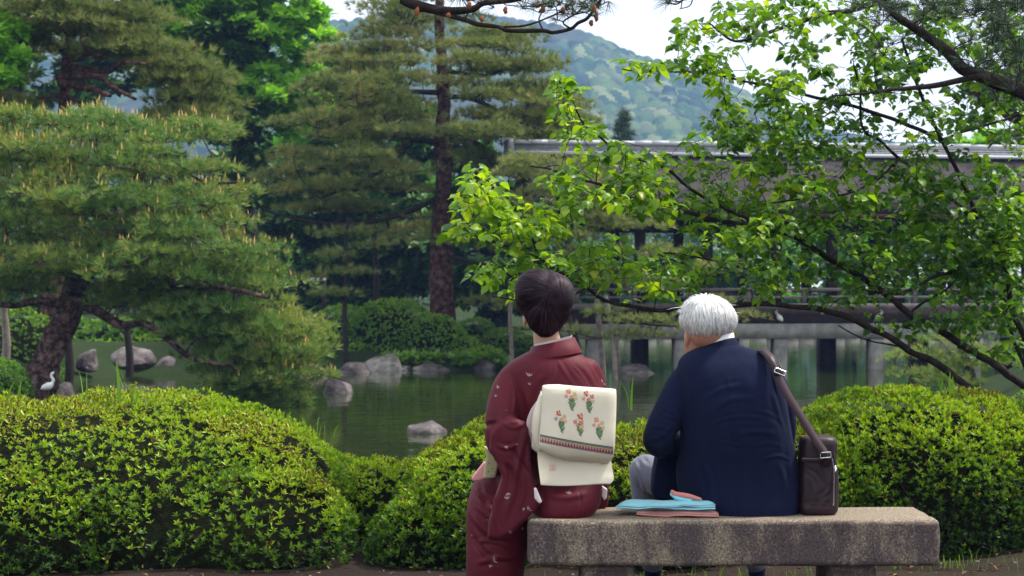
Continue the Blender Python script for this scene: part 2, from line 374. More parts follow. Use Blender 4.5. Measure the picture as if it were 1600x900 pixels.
def hill():
    ny = 130
    # ridge height by picture column
    rp = [(-1200, 30), (0, 60), (300, 20), (480, 45), (620, 25), (860, 52), (940, 66), (1000, 92), (1060, 108), (1135, 136), (1200, 172), (1300, 212), (1400, 236), (1700, 250), (2600, 240)]
    px = np.concatenate([np.linspace(-500, 400, 30)[:-1], np.linspace(400, 1480, 500), np.linspace(1480, 2400, 30)[1:]]); nx = len(px); t = np.linspace(0, 1, ny)
    ridge = np.interp(px, [a for a, b in rp], [b for a, b in rp]) + 4
    D = 480 + 320 * t
    XX = (px[None] - CX) * D[:, None] / FPX
    top = (CY - ridge) * 800 / FPX
    prof = t ** .8
    ZZ = 1 + top[None] * prof[:, None]
    YY = np.repeat(D[:, None], nx, 1)
    # tree crowns: worley domes
    cell = 5.0
    q = np.stack([XX / cell, YY / (cell * 1.6)], -1); i = np.floor(q).astype(int); best = np.full(XX.shape, 9.); cid = np.zeros(XX.shape)
    for dx in (-1, 0, 1):
        for dy in (-1, 0, 1):
            a = i[..., 0] + dx; b = i[..., 1] + dy
            fx = a + hsh(a, b, 1); fy = b + hsh(a, b, 2)
            d = np.hypot(q[..., 0] - fx, q[..., 1] - fy) / (.7 + .5 * hsh(a, b, 4)); m = d < best
            best = np.where(m, d, best); cid = np.where(m, hsh(a, b, 3), cid)
    ZZ = ZZ + 5.2 * np.sqrt(np.clip(1 - best ** 2, 0, 1)) + fbm(np.stack([XX.ravel() / 60, YY.ravel() / 60, ZZ.ravel() * 0], -1), 5, 3).reshape(XX.shape) * 16 * (.3 + .7 * (1 - t[:, None]))
    big = fbm(np.stack([XX.ravel() / 45, YY.ravel() / 60, ZZ.ravel() * 0], -1), 9, 2).reshape(XX.shape)
    V = np.stack([XX, YY, ZZ], -1).reshape(-1, 3)
    ii = np.arange(ny - 1)[:, None] * nx + np.arange(nx - 1)[None]
    F = np.stack([ii, ii + 1, ii + nx + 1, ii + nx], -1).reshape(-1, 4)
    tn = np.clip(cid * .75 + (big > .05) * .3 - .05, 0, 1)
    tn = np.where(big < -.18, .95 + 0 * tn, tn)
    o = obj('hill', V, F, M['canopy'], smooth=True, tint=tn[:-1, :-1].ravel())
    tagp(o, 'wooded hill fading to blue haze behind the bridge roof', kind='structure')
hill()

# ------------------------------------------------------------------ foliage templates
def leaf_blade(w=.5, fold=.12):
    """diamond leaf pointing +X in the unit frame: 4 verts, 2 tris"""
    return np.array([[0, 0, 0], [.5, w / 2, fold], [1, 0, .02], [.5, -w / 2, fold]]), np.array([[0, 1, 2], [0, 2, 3]])
def rosette(n, tilt, w=.3, rg=rng):
    V = []; F = []
    for k in range(n):
        bv, bf = leaf_blade(w)
        a = 2.4 * k + rg.uniform(-.3, .3); e = R(tilt[0] + (tilt[1] - tilt[0]) * k / max(1, n - 1)) + rg.uniform(-.15, .15); L = rg.uniform(.75, 1.1)
        ce, se = math.cos(e), math.sin(e)
        bv = bv * L
        v = np.stack([bv[:, 0] * ce - bv[:, 2] * se, bv[:, 1], bv[:, 0] * se + bv[:, 2] * ce], -1)
        ca, sa = math.cos(a), math.sin(a)
        v = np.stack([v[:, 0] * ca - v[:, 1] * sa, v[:, 0] * sa + v[:, 1] * ca, v[:, 2]], -1)
        F.append(bf + 4 * k); V.append(v)
    return np.vstack(V), np.vstack(F)
def tuft(n, wd, rg=rng, spread=1.0, droop=0):
    """needles: thin triangles spreading round +Z"""
    V = []; F = []
    for k in range(n):
        a = 2.4 * k + rg.uniform(-.4, .4); e = rg.uniform(.15, 1.0) * spread; L = rg.uniform(.75, 1.05)
        d = np.array([math.cos(a) * math.sin(e), math.sin(a) * math.sin(e), math.cos(e)])
        s = np.cross(d, rg.normal(size=3)); s /= np.linalg.norm(s)
        b0 = d * .04
        V += [b0 - s * wd, b0 + s * wd, d * L]; F.append([3 * k, 3 * k + 1, 3 * k + 2])
    return np.array(V), np.array(F)

# ------------------------------------------------------------------ branch growth
def grow(mb, base, targets, rg, tip=.01, k=.02, sag=.0, wig=.06, sides=5, maxr=1, seg=.35):
    """join every target to the nearest limb already there; returns nothing, adds tubes to mb"""
    pos = [np.asarray(p)[:, :3] for p, r in base]; rad = [np.asarray(r) for p, r in base]
    NP = np.vstack(pos); NR = np.concatenate(rad)
    T = np.asarray(targets, float)
    d0 = np.array([np.min(np.linalg.norm(NP - t, axis=1)) for t in T]) if len(T) else []
    for i in np.argsort(d0):
        t = T[i]; d = np.linalg.norm(NP - t, axis=1) + .6 * np.maximum(0, NP[:, 2] - t[2]) ; j = int(np.argmin(d)); a = NP[j]; L = np.linalg.norm(t - a)
        if L < .02: continue
        n = int(np.clip(L / seg, 2, 9)) + 1; u = np.linspace(0, 1, n)[:, None]
        pts = a * (1 - u) + t * u
        pts[:, 2] += sag * L * np.sin(u[:, 0] * math.pi)
        wv_ = rg.normal(size=(n, 3)) * wig * L / math.sqrt(n); wv_[0] = 0; wv_[-1] = 0; pts = pts + wv_
        r0 = min(NR[j] * .75, tip + k * L, maxr); rr = r0 + (tip - r0) * u[:, 0] ** .8
        pts = smooth_poly(pts, 2); rr = np.interp(np.linspace(0, 1, len(pts)), u[:, 0], rr)
        mb.tube(pts, rr, sides, cap=False)
        NP = np.vstack([NP, pts[1:]]); NR = np.concatenate([NR, rr[1:]])

def limb(pxs, D0, D1, r0, r1, sides=8, k=4):
    """limb traced from picture points at distances D0..D1; radii in px"""
    n = len(pxs); Ds = np.linspace(D0, D1, n) if np.isscalar(D0) else np.array(D0)
    p = np.array([P(a, b, d) for (a, b), d in zip(pxs, Ds)])
    p = smooth_poly(p, k); dd = np.interp(np.linspace(0, 1, len(p)), np.linspace(0, 1, n), Ds)
    r = np.interp(np.linspace(0, 1, len(p)), [0, 1], [r0, r1]) * dd / FPX
    return p, r

def pads_to_tufts(pads, dens, rg, size, curl=.5):
    """pads: (cx,cy,cz,rx,ry,rz); returns positions, directions, rim parameter"""
    A = []; Dr = []; rr = []
    for (x, y, z, rx, ry, rz) in pads:
        n = int(dens * rx * ry) + 8
        th = rg.uniform(0, 2 * math.pi, n); r = np.sqrt(rg.uniform(0, 1, n))
        lob = 1 + .22 * np.sin(3 * th + rg.uniform(0, 6)) + .12 * np.sin(7 * th + rg.uniform(0, 6))
        h = rg.uniform(-.35, 1, n)
        p = np.stack([x + rx * r * np.cos(th) * lob, y + ry * r * np.sin(th) * lob, z + rz * ((1 - r ** 2) * .9 * h - .25 * r ** 2) + rg.normal(size=n) * .03], -1)
        d = np.stack([np.cos(th) * r * 1.1, np.sin(th) * r * 1.1, np.full(n, .75)], -1) + rg.normal(size=(n, 3)) * .35
        A.append(p); Dr.append(d); rr.append(h)
    return np.vstack(A), np.vstack(Dr), np.concatenate(rr)

def pine(name, label, rows, D, base, bark, needle, rg, padw=(50, 90), padh=14, dens=95, size=.14, nneedle=13, wd=.05, depthk=1.0, tiltd=0, candle=0, hue=.5, gap=1.0, trunkcol=None, twigs=3, group=None, jit=7, clear=None, padk=None, kr=.02):
    """rows: list of (y, xL, xR) picture rows of the layered crown; base: limbs"""
    pads = []
    for (yy, xl, xr) in rows:
        c = (xl + xr) / 2; Rr = (xr - xl) / 2
        step = (padw[0] + padw[1]) * .62 * gap
        nr = max(3, int(round(2.2 * Rr / step * (padk or PADK))))
        for k in range(nr):
            a = rg.uniform(0, 2 * math.pi); q = math.sqrt(rg.uniform(.05, 1))
            if k % 3: a = -abs(a if a < math.pi else a - 2 * math.pi)   # two pads of three on the near side
            pw = rg.uniform(*padw) * .5
            ppx = c + (Rr - pw * .8) * q * math.cos(a); Dd = D + depthk * (Rr * q * math.sin(a)) * D / FPX
            h = rg.uniform(.7, 1.3) * padh
            if clear and abs(ppx - clear[0]) < clear[1] and math.sin(a) < 0.3: continue
            pp = P(ppx, yy + rg.uniform(-jit, jit) + (q ** 2) * tiltd, D); pp[1] = Dd
            pads.append((pp[0], Dd, pp[2], pw * D / FPX, pw * D / FPX * .9, h * D / FPX))
    pos, dr, hh = pads_to_tufts(pads, dens, rg, size)
    n = len(pos)
    root = empty(name, base[0][0][0], label, 'tree', group)
    tmpl = [tuft(nneedle, wd, rg) for _ in range(3)]
    mb = MB()
    which = rg.integers(0, 3, n)
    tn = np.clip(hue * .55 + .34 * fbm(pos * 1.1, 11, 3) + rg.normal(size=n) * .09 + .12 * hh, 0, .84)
    for q in range(3):
        s = which == q
        V, F = inst(*tmpl[q], pos[s], frames(dr[s], rg), rg.uniform(.8, 1.25, s.sum()) * size)
        mb.add(V, F, np.repeat(tn[s], nneedle))
    if candle:
        s = (hh > .4) & (rg.uniform(size=n) < candle * np.clip(.25 + 2.6 * fbm(pos * .9, 71, 2), .08, 1.3)); cp = pos[s]; m = len(cp)
        # candle: slim upright three-sided spike
        TV = np.array([[-.11, -.07, 0], [.11, -.07, 0], [0, .12, 0], [0, 0, 1.]]); TF = np.array([[0, 1, 3], [1, 2, 3], [2, 0, 3]])
        dd = np.tile([[0, 0, 1.]], (m, 1)) + rg.normal(size=(m, 3)) * .12
        V, F = inst(TV, TF, cp + [0, 0, size * .55], frames(dd, rg), rg.uniform(.5, 1.25, m) * size * .62)
        mb.add(V, F, np.repeat(rg.uniform(.9, 1, m), 3))
    o = mb.build('needle_pads', needle, root); o['kind'] = 'stuff'
    wb = MB()
    for p, r in base[1:]: wb.tube(p, r, 8, cap=False)
    tg = [np.array(q[:3]) - [0, 0, q[5] * .25] for q in pads]
    grow(wb, base, tg, rg, tip=.014, k=kr, sag=-.05, wig=.2, maxr=.13, seg=.5)
    base2 = [(np.array(tg), np.full(len(tg), .02))]
    t2 = []
    for q in pads:
        for _ in range(twigs):
            a = rg.uniform(0, 6.28); t2.append([q[0] + q[3] * .75 * math.cos(a), q[1] + q[4] * .75 * math.sin(a), q[2] - q[5] * .1])
    grow(wb, base2, t2, rg, tip=.006, k=.012, wig=.15, sides=4, seg=.3)
    wb.build('branches', bark, root, smooth=True)['kind'] = 'stuff'
    tb = MB(); tb.tube(base[0][0], base[0][1], 14, cap=False)
    # uneven bark plates: push the trunk skin in and out
    V = tb.V[0]; V += (V - np.repeat(base[0][0], 14, 0)) * (fbm(V * [6, 6, 2.2], 21, 3) * .55)[:, None]
    tb.build('trunk', trunkcol or bark, root, smooth=True)
    return root

# ------------------------------------------------------------------ near shrubs
def shrub(name, label, lumps, nros, rg, lsize=.028, group=None, matl=None, seed=0, young=.62, floor=0., nleaf=6, leafw=.36, core=True, stems=True, topk=.35):
    """lumps: (cx,cy,cz,rx,ry,rz,pow) superellipsoids; leaf rosettes on and just under their joint surface"""
    L = np.array([(*l[:6], l[6] if len(l) > 6 else 2.4) for l in lumps], float)
    area = L[:, 3] * L[:, 5] + L[:, 3] * L[:, 4] + L[:, 4] * L[:, 5]
    cnt = (nros * area / area.sum()).astype(int)
    PS = []; NS = []
    def fval(p, l):
        return ((np.abs((p - l[:3]) / l[3:6]) ** l[6]).sum(1)) ** (1 / l[6])
    for l, c in zip(L, cnt):
        d = rg.normal(size=(c * 9, 3)); d /= np.linalg.norm(d, axis=1)[:, None]
        f = ((np.abs(d / l[3:6]) ** l[6]).sum(1)) ** (1 / l[6]); sp = d / f[:, None]
        g = np.sign(sp) * np.abs(sp / l[3:6]) ** (l[6] - 1) / l[3:6]; g /= np.linalg.norm(g, axis=1)[:, None] + 1e-9
        wg = (sp ** 2).sum(1) / np.clip((g * d).sum(1), .15, 1) * np.where(g[:, 1] > .45, .2, 1) * (sp[:, 2] + l[2] > floor)
        d = d[rg.uniform(size=len(d)) < wg / np.quantile(wg, .97)][:c]
        f = ((np.abs(d / l[3:6]) ** l[6]).sum(1)) ** (1 / l[6])
        sp = d / f[:, None]
        g = np.sign(sp) * np.abs(sp / l[3:6]) ** (l[6] - 1) / l[3:6]; g /= np.linalg.norm(g, axis=1)[:, None] + 1e-9
        p = sp + l[:3]
        # lumpy surface, and a spread of depths
        p = p + g * (fbm(p * 3.1, 40 + seed, 3) * .09 + fbm(p * 11, 50 + seed, 2) * .045)[:, None]
        p = p - g * (rg.uniform(0, 1, len(p)) ** 2.2 * .09)[:, None]
        keep = p[:, 2] > floor
        for m in L:
            if m is not l: keep &= fval(p, m) > .93
        PS.append(p[keep]); NS.append(g[keep])
    p = np.vstack(PS); g = np.vstack(NS)
    dens = noise(p * 7, 60 + seed); 
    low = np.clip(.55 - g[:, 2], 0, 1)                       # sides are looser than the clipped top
    hole = noise(p * 4.3, 65 + seed) * .6 + noise(p * 9, 66 + seed) * .4
    keep = (rg.uniform(size=len(p)) < np.clip(.5 + 1.2 * dens, .3, 1)) & (hole > .36 * low * 1.5 * rg.uniform(.7, 1.1, len(p)))
    p = p[keep]; g = g[keep]; n = len(p)
    root = empty(name, (L[0, 0], L[0, 1], floor), label, 'shrub', group)
    mb = MB(); tm = [rosette(nleaf, (20, 78), leafw, rg) for _ in range(4)]; wh = rg.integers(0, 4, n)
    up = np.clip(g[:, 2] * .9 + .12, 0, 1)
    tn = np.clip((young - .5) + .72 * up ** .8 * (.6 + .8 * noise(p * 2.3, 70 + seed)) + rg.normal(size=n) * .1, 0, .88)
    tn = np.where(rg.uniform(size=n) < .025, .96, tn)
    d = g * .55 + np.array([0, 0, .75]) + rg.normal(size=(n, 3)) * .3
    for q in range(4):
        s = wh == q
        V, F = inst(*tm[q], p[s], frames(d[s], rg), rg.uniform(.5, 1.4, s.sum()) * lsize)
        tt = np.repeat(tn[s], nleaf * 2) + np.tile(np.repeat(np.linspace(-.14, .12, nleaf), 2), s.sum())
        mb.add(V, F, np.clip(tt, 0, .96))
    o = mb.build('leaves', matl or M['hedge'], root); o['kind'] = 'stuff'
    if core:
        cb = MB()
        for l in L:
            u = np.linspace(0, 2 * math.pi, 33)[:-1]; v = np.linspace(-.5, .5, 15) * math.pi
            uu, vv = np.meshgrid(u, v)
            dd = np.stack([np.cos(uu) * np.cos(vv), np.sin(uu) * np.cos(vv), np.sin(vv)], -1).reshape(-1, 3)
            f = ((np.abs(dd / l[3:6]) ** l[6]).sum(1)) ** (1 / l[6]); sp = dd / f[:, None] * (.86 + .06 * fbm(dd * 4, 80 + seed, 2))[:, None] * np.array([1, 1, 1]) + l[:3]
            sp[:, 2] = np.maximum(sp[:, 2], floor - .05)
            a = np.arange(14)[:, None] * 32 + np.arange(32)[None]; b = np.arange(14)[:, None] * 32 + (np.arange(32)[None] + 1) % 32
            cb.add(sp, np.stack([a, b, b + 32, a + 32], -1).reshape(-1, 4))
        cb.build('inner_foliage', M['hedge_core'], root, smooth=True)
    if stems:
        sb = MB()
        for _ in range(70):
            i = rg.integers(0, n); e = p[i]; b0 = np.array([e[0] * .75 + L[0, 0] * .25 + rg.normal() * .05, e[1] + g[i, 1] * -.1 + .02, floor])
            m_ = (b0 + e) / 2 + rg.normal(size=3) * .04
            if e[2] - floor < .06: continue
            sb.tube(smooth_poly([b0, m_, e + g[i] * .01], 3), np.linspace(.006, .002, 7), 4, cap=False)
        if sb.V: sb.build('stems', M['twig'], root)['kind'] = 'stuff'
    return root

SH = 'azalea shrubs clipped round in front of the pond'
r1 = np.random.default_rng(11)
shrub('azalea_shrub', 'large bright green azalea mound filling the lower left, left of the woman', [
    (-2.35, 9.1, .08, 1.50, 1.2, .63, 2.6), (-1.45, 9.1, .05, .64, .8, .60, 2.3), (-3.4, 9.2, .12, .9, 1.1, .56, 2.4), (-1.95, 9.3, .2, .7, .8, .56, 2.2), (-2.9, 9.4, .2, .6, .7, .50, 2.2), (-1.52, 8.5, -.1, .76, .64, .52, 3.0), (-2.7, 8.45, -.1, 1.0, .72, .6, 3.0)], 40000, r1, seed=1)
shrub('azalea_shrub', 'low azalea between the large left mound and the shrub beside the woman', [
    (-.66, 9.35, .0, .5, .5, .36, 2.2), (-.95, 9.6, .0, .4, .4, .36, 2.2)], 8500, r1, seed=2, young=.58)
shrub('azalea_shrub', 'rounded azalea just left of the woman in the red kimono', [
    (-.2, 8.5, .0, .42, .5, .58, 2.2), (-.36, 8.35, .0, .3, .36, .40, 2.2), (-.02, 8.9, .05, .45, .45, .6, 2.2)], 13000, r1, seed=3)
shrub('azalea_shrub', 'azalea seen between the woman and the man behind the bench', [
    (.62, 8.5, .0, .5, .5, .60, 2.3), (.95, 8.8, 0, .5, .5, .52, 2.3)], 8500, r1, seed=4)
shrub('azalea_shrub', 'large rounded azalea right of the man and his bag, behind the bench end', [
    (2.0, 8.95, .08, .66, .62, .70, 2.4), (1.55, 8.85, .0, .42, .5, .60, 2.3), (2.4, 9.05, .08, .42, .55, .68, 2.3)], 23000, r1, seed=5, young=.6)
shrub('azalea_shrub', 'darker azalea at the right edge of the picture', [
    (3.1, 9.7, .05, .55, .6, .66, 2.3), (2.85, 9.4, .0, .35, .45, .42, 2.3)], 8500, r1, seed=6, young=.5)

# ------------------------------------------------------------------ loose grass and weeds
def blades(name, label, spots, rg, cat=None):
    mb = MB()
    for (px, py, D, n, L, sp) in spots:
        c = P(px, py, D)
        for _ in range(n):
            a = rg.uniform(0, 6.28); ln = rg.uniform(.5, 1.1) * L; lean = rg.uniform(.15, .9)
            b0 = c + rg.normal(size=3) * [sp, sp, .01]; d = np.array([math.cos(a), math.sin(a) * .5, 0])
            wv_ = np.array([-d[1], d[0], 0]); wv_ = wv_ / (np.linalg.norm(wv_) + 1e-6) * L * .028
            wv_ = wv_ + np.array([.4 * L * .028, 0, 0])
            u = np.linspace(0, 1, 6)[:, None]
            mid = b0 + np.array([0, 0, 1.]) * ln * (u - .45 * lean * u ** 2) + d * ln * lean * u ** 2 * .9
            w_ = (1 - u ** 2.2) * 1
            V = np.vstack([mid - wv_ * w_, mid + wv_ * w_]); F = [[i, i + 1, i + 7, i + 6] for i in range(5)]
            mb.add(V, F, rg.uniform(.2, 1))
    o = mb.build(name, M['grass']); o['kind'] = 'stuff'; tagp(o, label)
r2 = np.random.default_rng(5)
blades('grass_tuft', 'long grass blades growing out of the azalea tops', [
    (22, 640, 8.9, 3, .22, .03), (130, 630, 8.9, 3, .2, .03), (205, 628, 8.8, 7, .26, .05), (190, 640, 8.7, 4, .2, .04), (270, 700, 8.1, 3, .16, .02), (300, 690, 8.2, 2, .14, .02), (375, 770, 8.05, 2, .13, .02),
    (490, 680, 8.8, 7, .17, .04), (640, 830, 8.9, 9, .3, .06), (610, 800, 9.1, 6, .22, .06), (690, 760, 8.6, 4, .2, .04), (970, 700, 8.6, 4, .2, .03), (985, 640, 8.8, 2, .2, .02),
    (1335, 640, 9.2, 2, .24, .01), (1475, 618, 9.0, 8, .16, .05), (1330, 720, 8.4, 3, .2, .03), (1500, 640, 8.9, 5, .16, .04)], r2)
blades('grass_tuft', 'thin weeds and grass on the soil behind the bench', [
    (px, 884 + r2.uniform(-4, 10), 8.1 - .0 * px, 7, .09, .06) for px in range(1300, 1610, 22)] + [(px, 905, 7.9, 5, .09, .05) for px in range(1000, 1300, 30)] + [(px, 925, 7.5, 5, .1, .05) for px in range(840, 1000, 30)], r2)
# ------------------------------------------------------------------ rocks, egrets, far mounds
def ico(sub):
    bm = bmesh.new(); bmesh.ops.create_icosphere(bm, subdivisions=sub, radius=1)
    V = np.array([v.co[:] for v in bm.verts]); F = np.array([[v.index for v in f.verts] for f in bm.faces]); bm.free(); return V, F
ICO4 = ico(4); ICO3 = ico(3)
def rock(label, c, s, seed, rot=0, flatk=1.6, group=None, mt='rock'):
    V = ICO4[0].copy(); rg = np.random.default_rng(seed)
    for _ in range(9):      # cleave with planes
        n = rg.normal(size=3); n[2] = abs(n[2]) * .8; n /= np.linalg.norm(n); dlim = rg.uniform(.5, .8)
        e = V @ n - dlim; V = V - np.maximum(e, 0)[:, None] * n * .9
    V = V * (1 + .2 * fbm(V * 1.7, seed, 4)[:, None])
    V = V * np.array(s); ca, sa = math.cos(rot), math.sin(rot); V = V @ np.array([[ca, sa, 0], [-sa, ca, 0], [0, 0, 1]])
    V[:, 2] = np.where(V[:, 2] < -.1, V[:, 2] * .6, V[:, 2])
    o = obj('rock', V + np.array(c), ICO4[1], M[mt]); tagp(o, label, 'rock', group)
    return o
wp = lambda px, py: P(px, py, (CAMZ - WZ) * FPX / (py - CY))      # a point on the water
def wrock(label, px, py, s, seed, rot=0, dz=0): 
    p = wp(px, py); return rock(label, (p[0], p[1], WZ + dz), s, seed, rot)
wrock('boulder standing in the pond with a pointed top, nearest the azaleas', 670, 676, (.29, .24, .25), 3, .3)
wrock('upright rounded boulder in the pond left of the thin pole', 524, 613, (.33, .3, .36), 8, .2)
wrock('flat stepping rock at the foot of the thin pole on the far shore', 553, 583, (.55, .4, .25), 12, .2)
rock('large pale boulder leaning under the clipped mound on the far shore', (*P(600, 560, 41.3)[:2], -.64), (.70, .45, .44), 23, -.25, mt='rock_pale')
rock('low flat stone at the waterline right of the pale boulder', (*P(672, 574, 41.2)[:2], -.6), (.5, .3, .16), 31)
rock('low dark slab under the leafy weeds on the far shore', (*P(630, 576, 41.3)[:2], -.62), (.3, .3, .12), 32)
wrock('long low rock in the pond beside the slanted poles', 985, 583, (.6, .4, .2), 36, 0)
rock('pale boulder on the left bank behind the egret', (*P(138, 575, 37)[:2], -.3), (.28, .3, .34), 41)
rock('broad pale boulder under the big pine on the left bank', (*P(205, 565, 39.5)[:2], -.35), (.52, .45, .40), 42, .3)
rock('grey boulder at the far left waterline under the pine branches', (*P(255, 575, 39.8)[:2], -.5), (.4, .35, .25), 43)
rock('small stone beside the egret feet', (*P(100, 612, 31.5)[:2], -.6), (.3, .3, .2), 44)
rock('low rock on the shore left of the thin pole', (*P(490, 585, 39)[:2], -.65), (.5, .4, .3), 45)
rock('mossy stone at the shore right of the mound', (*P(748, 578, 41.6)[:2], -.6), (.4, .35, .25), 46)

def egret(label, base, h, face, group=None, legs=True):
    """standing egret: S neck, oval body, legs; face = +1 looks right"""
    r = empty('egret', base, label, 'egret', group)
    b = np.array(base, float); f = face
    mb = MB()
    zb = .42 * h if legs else .26 * h
    body = smooth_poly([[-.26*h*f, 0, zb-.06*h], [-.16*h*f, 0, zb], [0, 0, zb+.05*h], [.12*h*f, 0, zb+.13*h], [.15*h*f, 0, zb+.2*h]], 4)
    rr = np.interp(np.linspace(0, 1, len(body)), [0, .25, .55, .8, 1], [.012*h, .1*h, .145*h, .09*h, .045*h])
    if not legs:     # perched upright, seen against the timber
        body = smooth_poly([[-.12*h*f, 0, zb-.16*h], [-.07*h*f, 0, zb-.06*h], [0, 0, zb+.02*h], [.06*h*f, 0, zb+.12*h], [.06*h*f, 0, zb+.2*h]], 4)
    mb.tube(body + b, rr, 12)
    neck = smooth_poly([[(.14 if legs else .06)*h*f, 0, zb+.16*h], [.2*h*f, 0, zb+.28*h], [.13*h*f, 0, zb+.38*h], [.12*h*f, 0, zb+.47*h], [.17*h*f, 0, zb+.53*h], [.22*h*f, 0, zb+.52*h]], 4)
    mb.tube(neck + b, np.interp(np.linspace(0, 1, len(neck)), [0, .3, .75, .9, 1], [.06*h, .05*h, .042*h, .055*h, .025*h]), 8)
    mb.build('body', M['white_bird'], r, smooth=True)
    k = MB(); k.tube(b + np.array([[.21*h*f, 0, zb+.52*h], [.27*h*f, 0, zb+.505*h], [.35*h*f, 0, zb+.48*h]]), [.014*h, .01*h, .002*h], 6); k.build('beak', M['beak'], r)
    for s in (-1, 1):
        l = MB(); l.tube(b + np.array([[.0*h*f, s*.045*h, zb-.04*h], [.03*h*f, s*.045*h, zb*.55], [0, s*.045*h, .01*h], [.07*h*f, s*.05*h, 0.0]]), [.016*h, .01*h, .009*h, .006*h], 6); l.build('leg', M['bird_leg'], r)
    return r
egret('white egret standing at the foot of the leaning pine trunk', P(75, 624, 27.4), .44, 1)

RB = np.random.default_rng(21)
def mound(label, lumps, n, seed, name='clipped_shrub', matl='bush', lsize=.075, group='clipped shrubs on the far shore', young=.62):
    return shrub(name, label, lumps, n, np.random.default_rng(seed), lsize=lsize, group=group, matl=M[matl], seed=seed, young=young, floor=lumps[0][2] - lumps[0][5] * .5 - .3, nleaf=5, leafw=.5, stems=False)
def lump(px, py, D, wpx, hpx, dep, pw=2.2):
    """lump whose crest stands at (px,py) and foot hpx lower"""
    s = D / FPX; c = P(px, py + hpx, D); return (c[0], D, c[2], wpx * s, dep, hpx * s, pw)
mound('big clipped mound below the tall pine, left of its trunk', [lump(612, 468, 43.2, 85, 105, 1.2), lump(668, 492, 43.0, 75, 80, 1.1), lump(705, 520, 42.9, 45, 55, .9)], 9000, 51)
mound('clipped shrub behind the thin pole at the left end of the mound', [lump(535, 478, 43.5, 62, 95, 1.0), lump(500, 500, 43.2, 45, 70, .9)], 5200, 52, young=.42)
mound('small low shrub over the dark rocks left of the pale boulder', [lump(558, 538, 42.4, 26, 40, .5)], 1200, 53)
mound('low shrub right of the mound at the waterline', [lump(755, 545, 42.4, 48, 38, .7), lump(720, 528, 42.9, 40, 45, .7)], 3600, 54)
mound('dark shrub behind the woman on the far shore', [lump(790, 515, 43.6, 60, 70, .9), lump(850, 525, 43.6, 60, 60, .9)], 4200, 55, young=.36)
mound('bushy shrub at the foot of the tall pine trunk', [lump(742, 498, 44.5, 42, 60, .8)], 2000, 56, young=.36)
mound('fresh green shrub far left beyond the pine trunk', [lump(30, 480, 36, 70, 130, 1.2), lump(-60, 470, 36, 70, 130, 1.2)], 4200, 57, young=.62, group=None)
mound('dark round shrub at the left edge in front of the pine', [lump(-5, 562, 26, 56, 120, .9)], 5000, 58, young=.36, lsize=.06, group=None)
mound('low green shrub behind the egret on the left bank', [lump(235, 520, 42, 70, 70, 1.2), lump(165, 530, 41.5, 60, 50, 1)], 4200, 59, young=.5, group=None)
mound('shrub row on the left bank below the pine boughs', [lump(330, 520, 42.5, 70, 75, 1), lump(425, 515, 43, 70, 85, 1)], 5200, 60, young=.36, group=None)
mound('dark undergrowth behind the leaning pine trunk', [lump(90, 490, 42.4, 80, 90, 1.1), lump(180, 500, 42.2, 80, 80, 1.1), lump(270, 492, 42.4, 80, 90, 1.1), lump(360, 488, 42.6, 80, 90, 1.1), lump(450, 485, 42.8, 70, 95, 1.)], 9000, 61, young=.34, group=None, lsize=.1)
# leafy weeds along the shore
mb = MB(); tm = rosette(6, (15, 60), .45, RB); ps = np.array([P(x, 568 + RB.uniform(-12, 6), 41.4 + RB.uniform(-.2, .5)) for x in np.concatenate([RB.uniform(600, 790, 160), RB.uniform(100, 330, 90)])])
V, F = inst(*tm, ps, frames(RB.normal(size=(len(ps), 3)) * .3 + [0, 0, 1], RB), RB.uniform(.12, .28, len(ps))); mb.add(V, F, np.repeat(RB.uniform(.3, 1, len(ps)), 12))
tagp(mb.build('shore_plants', M['grass']), 'small leafy plants and ferns along the far waterline', kind='stuff')

# ------------------------------------------------------------------ pines
PADK = 5.0
CLEAR = None      # (picture column, half width) kept free of pads in front of a trunk
g1 = np.random.default_rng(31)
D1 = 29
pine('pine_tree', 'broad leaning pine on the left with golden shoots, boughs spreading over the water',
     [(182, -60, 260), (205, -60, 330), (232, -60, 372), (262, -60, 398), (292, -60, 412), (322, -60, 432), (350, -60, 452), (380, -60, 482), (410, -60, 488), (438, 150, 488), (440, -80, 90), (466, 190, 500), (490, 210, 520), (515, 250, 525), (542, 270, 525), (568, 290, 515), (594, 330, 495), (618, 360, 470), (430, 200, 470), (500, 300, 500), (400, 60, 420), (545, 350, 530), (575, 330, 530), (602, 320, 500), (626, 380, 480), (200, 250, 380), (520, 380, 530), (478, 200, 390), (508, 230, 410), (455, 140, 300)],
     D1, [limb([(40, 640), (62, 590), (75, 560), (98, 510), (112, 465), (125, 430), (170, 385), (205, 345), (215, 290), (225, 230), (235, 190)], D1, D1 + .3, 30, 5, k=3),
          limb([(112, 468), (150, 485), (190, 508), (225, 505), (262, 530), (300, 560), (360, 570)], D1, D1 - 1.2, 9, 3),
          limb([(118, 440), (190, 455), (240, 440), (290, 445), (350, 450), (420, 465)], D1, D1 - 1.6, 10, 3),
          limb([(108, 478), (60, 470), (20, 478), (-30, 470)], D1, D1 - 1, 8, 3),
          limb([(170, 385), (250, 400), (320, 395), (400, 380)], D1, D1 - 1, 8, 2.5),
          limb([(205, 345), (130, 330), (50, 300), (0, 310)], D1, D1 - 1.2, 7, 2.5),
          limb([(213, 310), (300, 290), (370, 285)], D1, D1 - .8, 6, 2)],
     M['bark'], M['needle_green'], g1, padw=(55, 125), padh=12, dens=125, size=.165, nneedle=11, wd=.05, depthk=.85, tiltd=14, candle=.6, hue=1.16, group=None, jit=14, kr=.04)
g2 = np.random.default_rng(32)
D2 = 35
